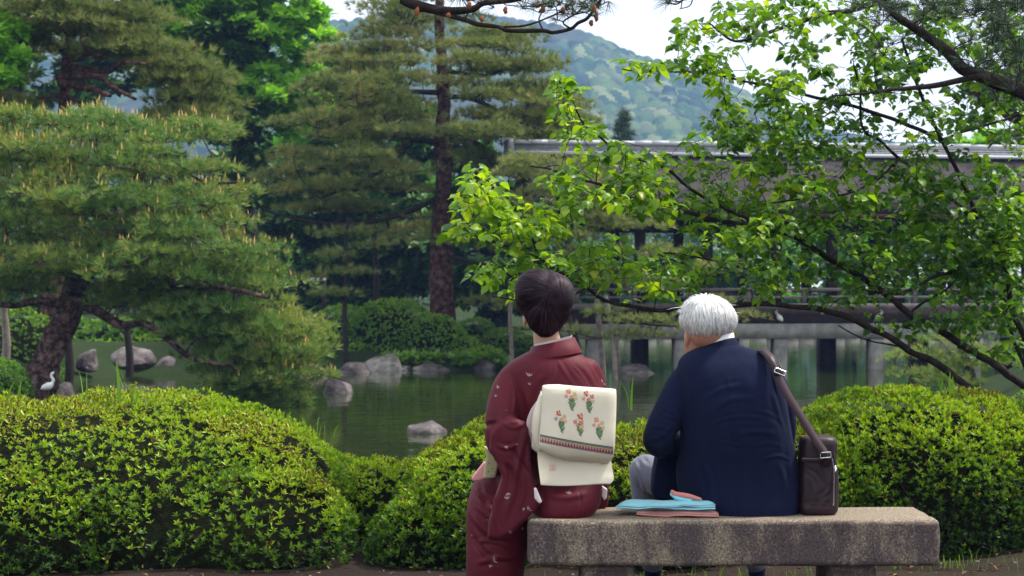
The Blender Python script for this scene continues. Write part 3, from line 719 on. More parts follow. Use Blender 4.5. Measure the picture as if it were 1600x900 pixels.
pine('pine_tree', 'yellow green pine at the upper left with red brown limbs showing',
     [(-60, -80, 240), (-30, -80, 260), (0, -80, 270), (25, -80, 290), (50, -80, 310), (75, 100, 335), (100, 210, 345), (125, 240, 358), (150, 250, 362), (178, 240, 365), (60, -80, 80), (110, -80, 40), (150, -80, 60), (200, 200, 360)],
     D2, [limb([(50, 640), (80, 470), (100, 300), (100, 150), (110, 60), (120, -60)], D2 + 1.5, D2 + 1, 17, 6, k=3),
          limb([(92, 122), (130, 118), (160, 122), (180, 138), (212, 155)], D2 - .4, D2 - 1.8, 7, 2.5),
          limb([(95, 130), (140, 138), (172, 150)], D2 - .5, D2 - 1.8, 7, 3),
          limb([(100, 100), (130, 108), (170, 112), (190, 98), (230, 100)], D2, D2 - 1.6, 6, 2),
          limb([(90, 70), (110, 95), (140, 85), (160, 88)], D2 - .3, D2 - 1.5, 4, 2),
          limb([(100, 150), (200, 200), (300, 200)], D2, D2 - 1, 5, 2)],
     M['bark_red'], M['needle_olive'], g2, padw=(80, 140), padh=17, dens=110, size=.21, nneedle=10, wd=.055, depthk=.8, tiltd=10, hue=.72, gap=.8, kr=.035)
g3 = np.random.default_rng(33)
D3 = 44
rows3 = [(-34, 570, 800), (-6, 545, 810), (24, 535, 790), (52, 500, 850), (80, 465, 880), (108, 450, 905), (136, 435, 915), (164, 420, 925), (190, 410, 930), (216, 395, 900), (242, 388, 850), (268, 388, 800), (294, 395, 720), (322, 430, 620), (205, 720, 935), (182, 800, 938), (345, 560, 760), (262, 740, 890), (100, 740, 905), (150, 760, 925), (180, 740, 930), (60, 720, 850)]
pine('pine_tree', 'tall straight olive brown pine in the middle with tiered branches',
     rows3, D3, [limb([(692, 560), (692, 500), (690, 440), (688, 380), (691, 320), (693, 270), (692, 220), (694, 160), (690, 110), (688, 50), (686, -10), (684, -60)], D3, D3, 21, 5, k=3),
          limb([(692, 305), (640, 330), (590, 345), (540, 350), (480, 345), (410, 325), (395, 290)], D3, D3 - 2.5, 4.5, 1.2),
          limb([(692, 225), (640, 218), (620, 250), (560, 285), (500, 310)], D3, D3 - 2, 6, 2),
          limb([(694, 220), (740, 222), (765, 245), (785, 270), (820, 280)], D3, D3 - 1.5, 6, 2),
          limb([(692, 145), (640, 143), (600, 142), (540, 150)], D3, D3 - 1.5, 5, 2),
          limb([(692, 150), (740, 155), (790, 180), (850, 205)], D3, D3 - 1.5, 5, 2),
          limb([(693, 110), (760, 118), (800, 98), (840, 92)], D3, D3 - 1, 4, 1.5),
          limb([(690, 320), (720, 300), (760, 290), (830, 300)], D3, D3 - 1, 8, 2)],
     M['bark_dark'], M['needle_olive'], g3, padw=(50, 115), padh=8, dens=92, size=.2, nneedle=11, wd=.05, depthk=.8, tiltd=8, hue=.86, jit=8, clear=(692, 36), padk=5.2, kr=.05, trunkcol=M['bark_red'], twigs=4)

def small_pine(label, pads_px, D, trunk, rg, nd='needle_olive', hue=.8, dens=110, size=.17, group='small trained pines propped over the pond', bark='pole', padh=.42):
    pads = []
    for (x, y, wd, h) in pads_px:
        for _ in range(max(1, int(wd / 26))):
            xx = x + rg.uniform(-.5, .5) * wd * .7; p = P(xx, y + rg.uniform(-3, 3), D); s = D / FPX
            ww = min(wd * .5, 34) * rg.uniform(.7, 1.1)
            pads.append((p[0], D + rg.uniform(-.6, .5) * min(wd * s * .5, 1), p[2], ww * s, ww * s * .8, h * s * .5))
    root = empty('pine_tree', trunk[0][0][0], label, 'tree', group)
    pos, dr, hh = pads_to_tufts(pads, dens, rg, size); n = len(pos); tm = tuft(11, .045, rg)
    V, F = inst(*tm, pos, frames(dr, rg), rg.uniform(.8, 1.2, n) * size)
    tn = np.clip(hue * .6 + rg.normal(size=n) * .12 + .1 * hh, 0, .84)
    o = obj('needle_pads', V, F, M[nd], root, tint=np.repeat(tn, 11)); o['kind'] = 'stuff'
    b = MB(); b.tube(trunk[0][0], trunk[0][1], 8); b.build('trunk', M[bark], root, smooth=True)
    b = MB()
    for p, r in trunk[1:]: b.tube(p, r, 6, cap=False)
    grow(b, trunk, [np.array(q[:3]) for q in pads], rg, tip=.01, k=.018, wig=.14, maxr=.06); b.build('branches', M['bark_dark'], root, smooth=True)['kind'] = 'stuff'
g4 = np.random.default_rng(34)
small_pine('thin pine with drooping olive boughs left of the tall trunk', [(540, 362, 110, 26), (600, 385, 90, 22), (520, 400, 90, 24), (560, 425, 90, 18), (520, 460, 110, 22), (480, 432, 60, 20)], 41.5, [limb([(541, 570), (538, 500), (541, 440), (540, 380), (545, 340)], 41.6, 41.6, 4, 3)], g4, hue=.75, bark='bark_dark')
small_pine('low bare boughed pine in front of the dark wood right of the tall trunk', [(760, 470, 90, 24), (720, 375, 80, 24), (640, 370, 90, 24), (790, 385, 80, 26), (830, 480, 80, 20), (800, 345, 100, 30)], 42.5, [limb([(880, 600), (870, 520), (830, 460), (790, 430), (740, 410), (700, 400)], 42.8, 42.5, 6, 3)], g4, hue=.72, bark='bark_dark')
small_pine('pine with bare limbs and pads behind the broad leaves, in front of the hall', [(840, 270, 130, 40), (900, 300, 150, 45), (800, 310, 100, 30), (960, 350, 160, 40), (880, 370, 140, 34), (1020, 395, 150, 34), (1090, 420, 120, 30), (860, 300, 150, 40), (940, 320, 130, 40), (900, 440, 120, 26), (990, 440, 120, 24), (830, 250, 90, 30), (900, 275, 110, 30), (960, 300, 90, 26), (820, 340, 110, 34), (920, 400, 110, 26), (1040, 440, 100, 24), (850, 255, 110, 34), (930, 255, 90, 26), (880, 290, 140, 36), (840, 330, 120, 34), (980, 320, 120, 30), (900, 340, 140, 34)], 38, [limb([(905, 620), (900, 540), (880, 470), (900, 420), (880, 360), (870, 300)], 38, 38, 8, 3), limb([(890, 440), (960, 420), (1040, 410), (1080, 420)], 38, 37.6, 5, 2)], g4, hue=.8, bark='bark_dark', dens=150)
small_pine('flat padded pine over the water in front of the bridge, left of the old man', [(1010, 500, 150, 20), (960, 488, 90, 16), (1000, 524, 110, 18), (1040, 512, 80, 16), (900, 520, 70, 24), (860, 510, 60, 24)], 37.5, [limb([(962, 592), (958, 540), (950, 480), (946, 462)], 37.5, 37.5, 4, 3), limb([(950, 490), (1000, 505), (1060, 510)], 37.5, 37, 3, 1.5)], g4, hue=.78)
small_pine('small pine pads against the bridge beam right of the old man head', [(1135, 500, 110, 24), (1160, 492, 60, 16), (1110, 520, 60, 16), (1120, 470, 70, 16)], 38, [limb([(1110, 600), (1108, 560), (1115, 520), (1120, 490)], 38, 38, 4, 2)], g4, hue=.85)
small_pine('fresh yellow green low pine on the right bank in front of the bridge', [(1480, 530, 120, 26), (1450, 555, 130, 24), (1500, 565, 130, 24), (1440, 585, 130, 20), (1510, 595, 140, 24), (1560, 545, 100, 26), (1540, 570, 120, 30)], 30, [limb([(1530, 640), (1520, 590), (1500, 540), (1490, 515)], 30, 30, 8, 4)], g4, nd='needle_green', hue=1.25, group=None, bark='bark_dark', size=.15, dens=130)

def pole(label, p0, p1, r, group='thin support poles propping the pines'):
    o = MB(); u = np.linspace(0, 1, 6)[:, None]; pts = np.array(p0) * (1 - u) + np.array(p1) * u; pts[:, 0] += .02 * np.sin(u[:, 0] * 5)
    o.tube(pts, np.linspace(r, r * .8, 6), 8); q = o.build('support_pole', M['bark_dark' if 'dark' in label else 'pole'], None, smooth=True); tagp(q, label, 'pole', group)
pole('slanted grey pole left of the pair standing in the water right of the woman', wp(943, 588) - [0, 0, .3], P(934, 468, 38.2), .07)
pole('slanted grey pole second from the left right of the woman', wp(963, 583) - [0, 0, .3], P(952, 478, 39.5), .06)
pole('short pole nearest the long low rock', wp(966, 580) - [0, 0, .3], P(965, 528, 40.5), .05)
pole('pale pole directly left of the woman shoulder', wp(799, 584) - [0, 0, .3], P(798, 470, 39), .055)
pole('dark pole rising behind the clipped mound', P(587, 480, 45), P(586, 345, 45), .075)
pole('grey pole at the far left edge of the bank', P(9, 560, 31), P(8, 478, 31), .08, None)
pole('dark brown post behind the egret', P(107, 605, 33), P(108, 520, 33), .09, None)
pole('dark post under the pine boughs', P(202, 590, 34), P(200, 505, 34), .08, None)
pole('dark post rising from the shadowed shore', P(343, 600, 35.5), P(344, 540, 35.5), .07, None)

# notice sign far left of the tall trunk
r_ = empty('sign_board', P(508, 480, 47), 'small white roofed notice board half hidden in the far trees', 'sign')
b_ = MB(); b_.box(P(482, 440, 47) + [0, -.1, 0], P(508, 434, 47) + [0, .15, 0]); b_.build('roof', M['tile_light'], r_)
b_ = MB(); b_.box(P(503, 500, 47), P(509, 440, 47) + [0, .1, 0]); b_.build('post', M['wood_dark'], r_)

# ------------------------------------------------------------------ broadleaf trees behind
def leafy(name, label, blobs, D, matl, rg, n, lsize=.16, trunk=None, hue=.5, flatk=.5, group=None, bark='bark_dark', nleaf=5):
    """crown of leafy sprays scattered in blobs (px, py, rx, ry)"""
    s = D / FPX; A = np.array([b[2] * b[3] for b in blobs], float); cnt = (n * A / A.sum()).astype(int)
    PS = []; cl = []; UP = []
    for (bx, by, rx, ry), c in zip(blobs, cnt):
        m = max(4, int(rx * ry / 260)); cc = P(bx, by, D)
        sub = rg.normal(size=(m, 3)); sub /= np.linalg.norm(sub, axis=1)[:, None]; sub *= rg.uniform(.3, 1, m)[:, None] ** .5
        sub = cc + sub * np.array([rx * s, min(rx, 90) * s, ry * s])
        j = rg.integers(0, m, c); d = rg.normal(size=(c, 3)); d /= np.linalg.norm(d, axis=1)[:, None]
        rr = rg.uniform(.2, 1, c) ** .4; sz = rg.uniform(14, 24, m) * s
        p = sub[j] + d * rr[:, None] * sz[j][:, None] * np.array([1.25, 1.1, .42])
        PS.append(p); cl.append(sub); UP.append(d[:, 2] * rr)
    p = np.vstack(PS); up = np.concatenate(UP)
    tb = trunk[0][0][0] if trunk else P(blobs[0][0], 560, D)
    root = empty(name, tb, label, 'tree', group)
    tm = [rosette(nleaf, (-15, 45), .55, rg) for _ in range(3)]; wh = rg.integers(0, 3, len(p)); mb = MB()
    tn = np.clip(hue + .22 * fbm(p * .9, 91, 2) + rg.normal(size=len(p)) * .13 + .1 * up, 0, 1)
    dr = rg.normal(size=(len(p), 3)) * .35 + np.array([0, -.15, 1])
    for q in range(3):
        k = wh == q; V, F = inst(*tm[q], p[k], frames(dr[k], rg), rg.uniform(.7, 1.3, k.sum()) * lsize); mb.add(V, F, np.repeat(tn[k], nleaf * 2))
    o = mb.build('leaves', matl, root); o['kind'] = 'stuff'
    if trunk:
        b = MB(); b.tube(trunk[0][0], trunk[0][1], 10); b.build('trunk', M[bark], root, smooth=True)
        b = MB()
        for q, r in trunk[1:]: b.tube(q, r, 6, cap=False)
        tg = np.vstack(cl); grow(b, trunk, tg[rg.permutation(len(tg))[:160]], rg, tip=.02, k=.02, wig=.12, maxr=.2, seg=.8); b.build('branches', M[bark], root, smooth=True)['kind'] = 'stuff'
g5 = np.random.default_rng(35)
leafy('maple_tree', 'bright fresh green maple behind the pines at the upper left', [(420, 20, 90, 50), (330, 30, 80, 60), (450, 60, 55, 40), (380, 110, 60, 40), (400, 160, 60, 40), (300, 90, 60, 60), (420, 200, 50, 30), (340, -40, 120, 40), (490, 40, 28, 26), (505, 60, 16, 12), (440, 130, 40, 30), (350, 150, 50, 30), (440, 185, 30, 20), (260, 50, 50, 50), (250, -10, 90, 40), (475, 105, 45, 36), (465, 165, 45, 36), (410, 60, 60, 40)], 50, M['maple'], g5, 9000, .3, [limb([(395, 560), (392, 400), (388, 280), (380, 180), (375, 60)], 51, 51, 14, 6), limb([(380, 180), (410, 80), (460, 50)], 51, 50, 6, 3)], hue=.9)
leafy('ivy_tree', 'dark ivy covered tree beside the bright maple', [(375, 190, 28, 60), (350, 60, 55, 45), (385, 260, 30, 60)], 49, M['dark_leaf'], g5, 3000, .25, [limb([(372, 560), (372, 300), (372, 150), (360, 40)], 50.3, 50.3, 14, 6)], hue=.4)
leafy('evergreen_tree', 'dark evergreen wood filling the shade left of the tall pine trunk', [(560, 400, 110, 90), (480, 330, 80, 80), (620, 440, 80, 60), (470, 440, 70, 70), (560, 300, 100, 70)], 56, M['dark_leaf'], g5, 6000, .36, [limb([(560, 560), (565, 450), (560, 350)], 56, 56, 12, 6)], hue=.55, group='dark evergreen trees behind the pines')
leafy('evergreen_tree', 'dark evergreen behind and right of the tall pine trunk', [(760, 420, 100, 80), (850, 440, 90, 70), (740, 330, 90, 70), (830, 340, 80, 60), (680, 400, 80, 90)], 55, M['dark_leaf'], g5, 6000, .36, [limb([(790, 570), (780, 450), (790, 350)], 55, 55, 12, 6)], hue=.45, group='dark evergreen trees behind the pines')
leafy('evergreen_tree', 'green tree seen through the branches of the tall pine', [(600, 230, 110, 80), (560, 140, 70, 60), (490, 130, 40, 45), (500, 240, 90, 80), (700, 260, 90, 70), (640, 310, 90, 50)], 60, M['maple'], g5, 5200, .38, [limb([(600, 570), (605, 400), (600, 250)], 60, 60, 12, 6)], hue=.1, group=None)
leafy('evergreen_tree', 'dark tree behind the left pine crown', [(150, 300, 160, 100), (-20, 250, 100, 120), (300, 340, 130, 100), (380, 420, 110, 90), (120, 440, 150, 80), (0, 440, 80, 80), (250, 470, 130, 60), (60, 90, 150, 110), (230, 150, 130, 90), (390, 300, 80, 90), (500, 220, 70, 90)], 60, M['dark_leaf'], g5, 8000, .4, [limb([(260, 560), (250, 450), (200, 300)], 60, 60, 14, 7)], hue=.5, group=None)
leafy('maple_tree', 'light green tree at the upper left corner', [(5, 40, 30, 60), (20, 110, 30, 30)], 33, M['maple'], g5, 900, .2, [limb([(-60, 600), (-50, 300), (-20, 80)], 33, 33, 9, 4)], hue=.75)
leafy('garden_tree', 'light green tree beyond the bridge roof at its left end', [(830, 215, 50, 22), (880, 222, 40, 18)], 64, M['maple'], g5, 1500, .28, [limb([(850, 560), (845, 400), (840, 220)], 64, 64, 8, 4)], hue=.7)
for (nm, a, b, lab) in (('garden_tree', 1180, 80, 'green garden tree seen under the bridge roof left'), ('garden_tree', 1330, 75, 'green garden tree seen under the bridge roof middle'), ('garden_tree', 1480, 85, 'green garden tree seen under the bridge roof right')):
    leafy(nm, lab, [(a, 400, b, 45), (a + 20, 450, b, 40), (a - 10, 495, b, 26)], 74, M['maple'], g5, 3500, .3, [limb([(a, 540), (a + 5, 470), (a, 400)], 74, 74, 5, 3)], hue=.35, group='garden trees beyond the bridge')
leafy('garden_tree', 'green trees beyond the pond at the foot of the bridge left', [(940, 440, 100, 60), (1060, 440, 80, 60), (1010, 500, 110, 26)], 74, M['dark_leaf'], g5, 4500, .3, [limb([(1000, 540), (1005, 470), (1000, 400)], 74, 74, 5, 3)], hue=.5, group=None)
fw = np.random.default_rng(61); nw = 5500; wx = fw.uniform(-26, 34, nw); wz = fw.uniform(-.3, 1, nw) ** 1; hgt = 5.6 + 1.3 * fbm(np.stack([wx * .25, wx * 0, wx * 0], -1), 4, 2)
wpz = np.stack([wx, 86 + fw.normal(size=nw) * 1.6 + wz, np.maximum(wz, 0) * hgt], -1); tmw = rosette(5, (-15, 45), .6, fw); V, F = inst(*tmw, wpz, frames(fw.normal(size=(nw, 3)) * .5 + [0, -.3, 1], fw), fw.uniform(.3, .6, nw))
tagp(obj('far_wood', V, F, M['dark_leaf'], tint=np.repeat(np.clip(.45 + fw.normal(size=nw) * .2, 0, 1), 10)), 'dark wood closing the garden beyond the far bank', kind='stuff')
leafy('garden_tree', 'tall light green tree right of the bridge behind the near branches', [(1560, 250, 70, 40), (1600, 330, 60, 90), (1500, 235, 40, 14)], 60, M['maple'], g5, 3000, .3, [limb([(1610, 560), (1600, 400), (1590, 250)], 60, 60, 8, 4)], hue=.6, group=None)
# far pines before the hill
for (x, yy, wd, lab) in ((975, 182, 38, 'distant pine silhouette standing above the bridge roof against the hill'), (1125, 200, 42, 'distant low pine above the bridge roof further right')):
    rg = np.random.default_rng(int(x)); pads = []
    for k in range(9):
        for _ in range(3):
            ww = wd * (.25 + .75 * k / 9) * .5; p = P(x + rg.uniform(-1, 1) * ww * .7, yy + k * 7, 80); pads.append((p[0], 80 + rg.uniform(-.6, .6), p[2], ww * .55 * 80 / FPX, .6, .09))
    rt = empty('pine_tree', P(x, 520, 80), lab, 'tree', None)
    pos, dr, hh = pads_to_tufts(pads, 20, rg, .4); V, F = inst(*tuft(9, .05, rg), pos, frames(dr, rg), rg.uniform(.3, .5, len(pos)))
    o = obj('needle_pads', V, F, M['needle_dark'], rt, tint=np.repeat(rg.uniform(.3, 1, len(pos)), 9)); o['kind'] = 'stuff'
    b = MB(); b.tube(np.array([P(x, 520, 80), P(x, 300, 80), P(x + 1, yy, 80)]), [.2, .13, .03], 6); b.build('trunk', M['bark_dark'], rt)

# ------------------------------------------------------------------ covered bridge
BA = math.atan(.13)
BO = np.array([6.0, 41.3, 0.])           # a point on the front face of the beam; u runs along the bridge, v away from the camera
BM = np.array([[math.cos(BA), -math.sin(BA), 0], [math.sin(BA), math.cos(BA), 0], [0, 0, 1.]])
def bt(V): return np.asarray(V, float) @ BM.T + BO
br = empty('covered_bridge', (BO[0], BO[1], WZ), 'long roofed wooden bridge on stone piers across the pond', 'bridge')
U0, U1 = -4.85, 12.5
def bbox(name, boxes, m, smooth=False, kind=None):
    q = MB()
    for lo, hi in boxes: q.box(lo, hi, (BM, BO))
    o = q.build(name, M[m], br)
    if kind: o['kind'] = kind
    return o
def uof(px, v):      # u whose picture column is px, at depth v
    dx = (px - CX) / FPX; # x = BO.x + u c - v s ; y = BO.y + u s + v c ; x = dx y
    c, s = math.cos(BA), math.sin(BA); return (dx * (BO[1] + v * c) - BO[0] + v * s) / (c - dx * s)
for px in (927, 1063, 1218, 1368, 1520): u = uof(px, .1); bbox('stone_pier', [((u - .155, -.02, -1.7), (u + .155, .34, .10))], 'stone')
for px in (999, 1140, 1291, 1434, 1570): u = uof(px, 3.2); bbox('timber_pier', [((u - .2, 3.0, -1.7), (u + .2, 3.4, .25))], 'wood_dark')
for k in range(6): a = U0 + k * 3.08; bbox('stone_beam', [((a + .004, -.05, .1), (a + 3.076, .37, .455))], 'stone')
bbox('joist', [((U0, .05, .46), (U1, .25, .80))], 'wood_dark')
bbox('back_joist', [((U0, 3.1, .25), (U1, 3.3, .75))], 'wood_dark')
bbox('ledge', [((U0, -.22, .803), (U1, .4, .94))], 'wood_grey')
for k in range(46): a = U0 + k * .4; bbox('deck_plank', [((a, .4 + .003, .80), (a + .39, 3.6, .9))], 'wood_dark')
bbox('rail', [((U0, .0, 1.23), (U1, .12, 1.31))], 'wood_grey'); bbox('rail', [((U0, .02, 1.06), (U1, .09, 1.12))], 'wood_grey')
bbox('back_rail', [((U0, 3.4, 1.2), (U1, 3.5, 1.3))], 'wood_dark')
for k in range(14): a = U0 + .3 + k * 1.38; bbox('rail_post', [((a, .003, .94), (a + .1, .117, 1.228))], 'wood_grey')
for px in (1000, 1105, 1213, 1300, 1405, 1510): u = uof(px, .4); bbox('post', [((u - .11, .3, .94), (u + .11, .52, 3.3))], 'wood_dark')
for px in (960, 1060, 1160, 1260, 1365, 1470, 1560): u = uof(px, 3.1); bbox('post', [((u - .11, 3.0, .9), (u + .11, 3.22, 3.3))], 'wood_dark')
bbox('lintel', [((U0, .32, 2.72), (U1, .5, 3.0))], 'wood_dark'); bbox('lintel', [((U0, 3.02, 2.72), (U1, 3.2, 3.0))], 'wood_dark')
# roof: two thick curved bark slopes
def roof_side(sgn, name):
    q = MB(); n = 9; u_ = np.linspace(0, 1, n); NU = 60; us = np.linspace(U0 - .7, U1, NU)
    v = 1.9 + sgn * (3.1 * u_); z = 4.68 - 1.42 * u_ ** .86
    top = np.array([[a, vv, zz + (.12 if False else 0)] for a in us for vv, zz in zip(v, z)])
    k = .22; bot = top - np.array([0, 0, k])
    V = np.vstack([top, bot]); F = []; o = NU * n
    for i in range(NU - 1):
        for j in range(n - 1):
            a = i * n + j; f = [a, a + n, a + n + 1, a + 1]; F += [f if sgn < 0 else f[::-1], [x + o for x in (f[::-1] if sgn < 0 else f)]]
        a = i * n + n - 1; F.append([a, a + n, a + n + o, a + o])
    for i in (0, NU - 1):
        for j in range(n - 1): a = i * n + j; F.append([a, a + 1, a + 1 + o, a + o])
    q.add(bt(V), F); q.build(name, M['thatch'], br, smooth=False)
roof_side(-1, 'roof_slope'); roof_side(1, 'roof_slope')
bbox('eave_board', [((U0 - .75, -1.16, 2.94), (U1, -1.08, 3.04))], 'eave_red')
for k in range(52): a = U0 - .6 + k * .36; bbox('rafter', [((a, -1.07, 2.94), (a + .09, 1.2, 3.03))], 'wood_dark') 
# ridge: light cap, dark tile courses, light base line
bbox('ridge_base', [((U0 - .95, 1.55, 4.58), (U1, 2.25, 4.66))], 'tile_light')
for k in range(3): bbox('ridge_course', [((U0 - .95, 1.62 + .02 * k, 4.663 + .06 * k), (U1, 2.18 - .02 * k, 4.72 + .06 * k))], 'tile')
for k in range(45): a = U0 - .95 + k * .432; bbox('ridge_tile', [((a, 1.62, 4.845), (a + .42, 2.18, 4.93 + .008 * ((k * 7) % 3)))], 'tile_light')
q = MB(); 
q.box((U0 - 1.10, 1.5, 4.35), (U0 - .953, 2.3, 4.95), (BM, BO)); q.box((U0 - 1.14, 1.7, 4.2), (U0 - 1.101, 2.1, 4.7), (BM, BO)); q.build('ridge_end_tile', M['tile'], br)
e1 = P(1222, 512, 41); egret('white egret perched on the stone beam nearer the old man', (e1[0], float(bt([[uof(1218, -.0), -.0, 0]])[0, 1]) - .02, .385 + .07), .50, -1, 'white egrets on the bridge beam', legs=False)
e2u = uof(1372, -.02); e2 = bt([[e2u, -.02, .455]])[0]; egret('white egret perched on the stone beam behind the crossing branches', e2, .5, 1, 'white egrets on the bridge beam', legs=False)
# far stone bank behind the bridge
q = MB()
for k in range(60):
    a = -0.5 + k * .62 + RB.uniform(-.05, .05); y0 = 67.5 + .05 * max(0, a - 3); q.box((a, y0 + RB.uniform(-.1, .1), WZ - .2), (a + .55, y0 + .5, WZ + .22 + RB.uniform(0, .14)))
o = q.build('bank_edging', M['stone'], None); tagp(o, 'row of pale stones edging the far bank behind the bridge', 'edging stones'); o['kind'] = 'structure'

# temple hall at the right edge: eave corner above, black finial nearer
th = empty('temple_hall', (18, 52, 0), 'temple hall whose thatched eave corner reaches in at the upper right', 'temple')
A0 = P(1500, 140, 50); ta = R(-24); TM = (np.array([[math.cos(ta), -math.sin(ta), 0], [math.sin(ta), math.cos(ta), 0], [0, 0, 1.]]) @ np.array([[1, .0, 0], [0, 1, 0], [0, 0, 1.]]), A0)
TM = (np.array([[math.cos(R(24)), math.sin(R(24)), 0], [-math.sin(R(24)), math.cos(R(24)), 0], [0, 0, 1.]]), A0)
q = MB()
for k in range(9):
    u = k / 8; q.box((u * 1.6, u * 1.5, .9 * u ** 1.25), (12, 11 - u * 1.5, .9 * u ** 1.25 + .16 + .001 * k), TM)
q.build('roof', M['thatch'], th)
q = MB(); q.box((.18, .18, -.17), (12, 10.8, -.004), TM); q.build('eave_board', M['eave_red'], th)
for k in range(24):
    q = MB(); q.box((.3 + k * .34, .36, -.33), (.44 + k * .34, 4, -.174), TM); q.build('rafter', M['wood_dark'], th)
    q = MB(); q.box((.31 + k * .34, .33, -.32), (.43 + k * .34, .357, -.19), TM); q.build('rafter_end', M['tile_light'], th)
q = MB(); q.box((3.2, 2.4, -9.3), (11, 9, -.34), TM); q.build('wall', M['wood_dark'], th)
f0 = bt([[uof(1590, 1.9), 1.9, 4.93]])[0]
fi = empty('roof_finial', f0, 'black stepped finial on the bridge ridge at the right edge', 'finial')
for i, (a, b, c, d) in enumerate(((-.26, .3, 0, .22), (-.2, .24, .225, .38), (-.26, .3, .383, .46))):
    q = MB(); q.box(f0 + [a, -.25, c], f0 + [b, .25, d]); q.build('tier', M['black_metal'], fi)
q = MB(); q.tube(np.array([f0 + [-.2, 0, .46], f0 + [-.2, 0, .62]]), [.03, .008], 6); q.build('spike', M['black_metal'], fi)

fl = np.random.default_rng(91); nn_ = 520; fx = fl.uniform(-2.6, 3.4, nn_); fy = fl.uniform(6.2, 8.6, nn_); fz = ground_z(fx, fy) + .006
bv, bf = leaf_blade(.5); V, F = inst(bv, bf, np.stack([fx, fy, fz], -1), frames(fl.normal(size=(nn_, 3)) * .25 + [0, 0, 1], fl), fl.uniform(.02, .045, nn_))
M['dead_leaf'] = mat('dead_leaf', None, .8, .2, ramp=[(0, (.06, .03, .015)), (.6, (.16, .09, .04)), (1, (.22, .17, .05))], attr=True)
tagp(obj('fallen_leaves', V, F, M['dead_leaf'], tint=np.repeat(fl.uniform(0, 1, nn_), 2)), 'dry fallen leaves on the soil round the bench', kind='stuff')
IC1 = ico(1); nn_ = 900; fx = fl.uniform(-2.6, 3.4, nn_); fy = fl.uniform(6.0, 8.8, nn_); fz = ground_z(fx, fy)
V, F = inst(IC1[0] * np.array([1, .8, .55]), IC1[1], np.stack([fx, fy, fz], -1), frames(fl.normal(size=(nn_, 3)) * .2 + [0, 0, 1], fl), fl.uniform(.004, .014, nn_))
tagp(obj('gravel', V, F, M['rock']), 'scattered small stones on the soil round the bench', kind='stuff')

# ------------------------------------------------------------------ near broadleaf tree on the right
def leaf_mesh():
    """ovate pointed leaf with a midrib fold, a drooping tip and slightly wavy edge; length 1 along +X"""
    st = [(0, 0, 0), (.2, .26, .0), (.48, .36, .01), (.76, .2, -.045), (1.0, 0.0, -.13)]
    V = []; F = []
    for i, (x, wd, z) in enumerate(st):
        wv_ = .03 * math.sin(i * 2.1)
        V += [(x, wd, z + wd * .28 + wv_), (x, 0, z), (x, -wd, z + wd * .28 - wv_)]
    V = np.array(V); T = []
    for i in range(4):
        a = i * 3
        for (p, q_, r, s) in ((a, a + 1, a + 4, a + 3), (a + 1, a + 2, a + 5, a + 4)):
            T += [[p, q_, r], [p, r, s]]
    T = [t for t in T if len({tuple(np.round(V[k], 5)) for k in t}) == 3]
    return V, np.array(T)
LV, LF = leaf_mesh()
gt = np.random.default_rng(77)
tree = empty('broadleaf_tree', P(1705, 765, 11.2), 'leafy green tree reaching in from the right with dark arching branches and fresh leaves', 'tree')
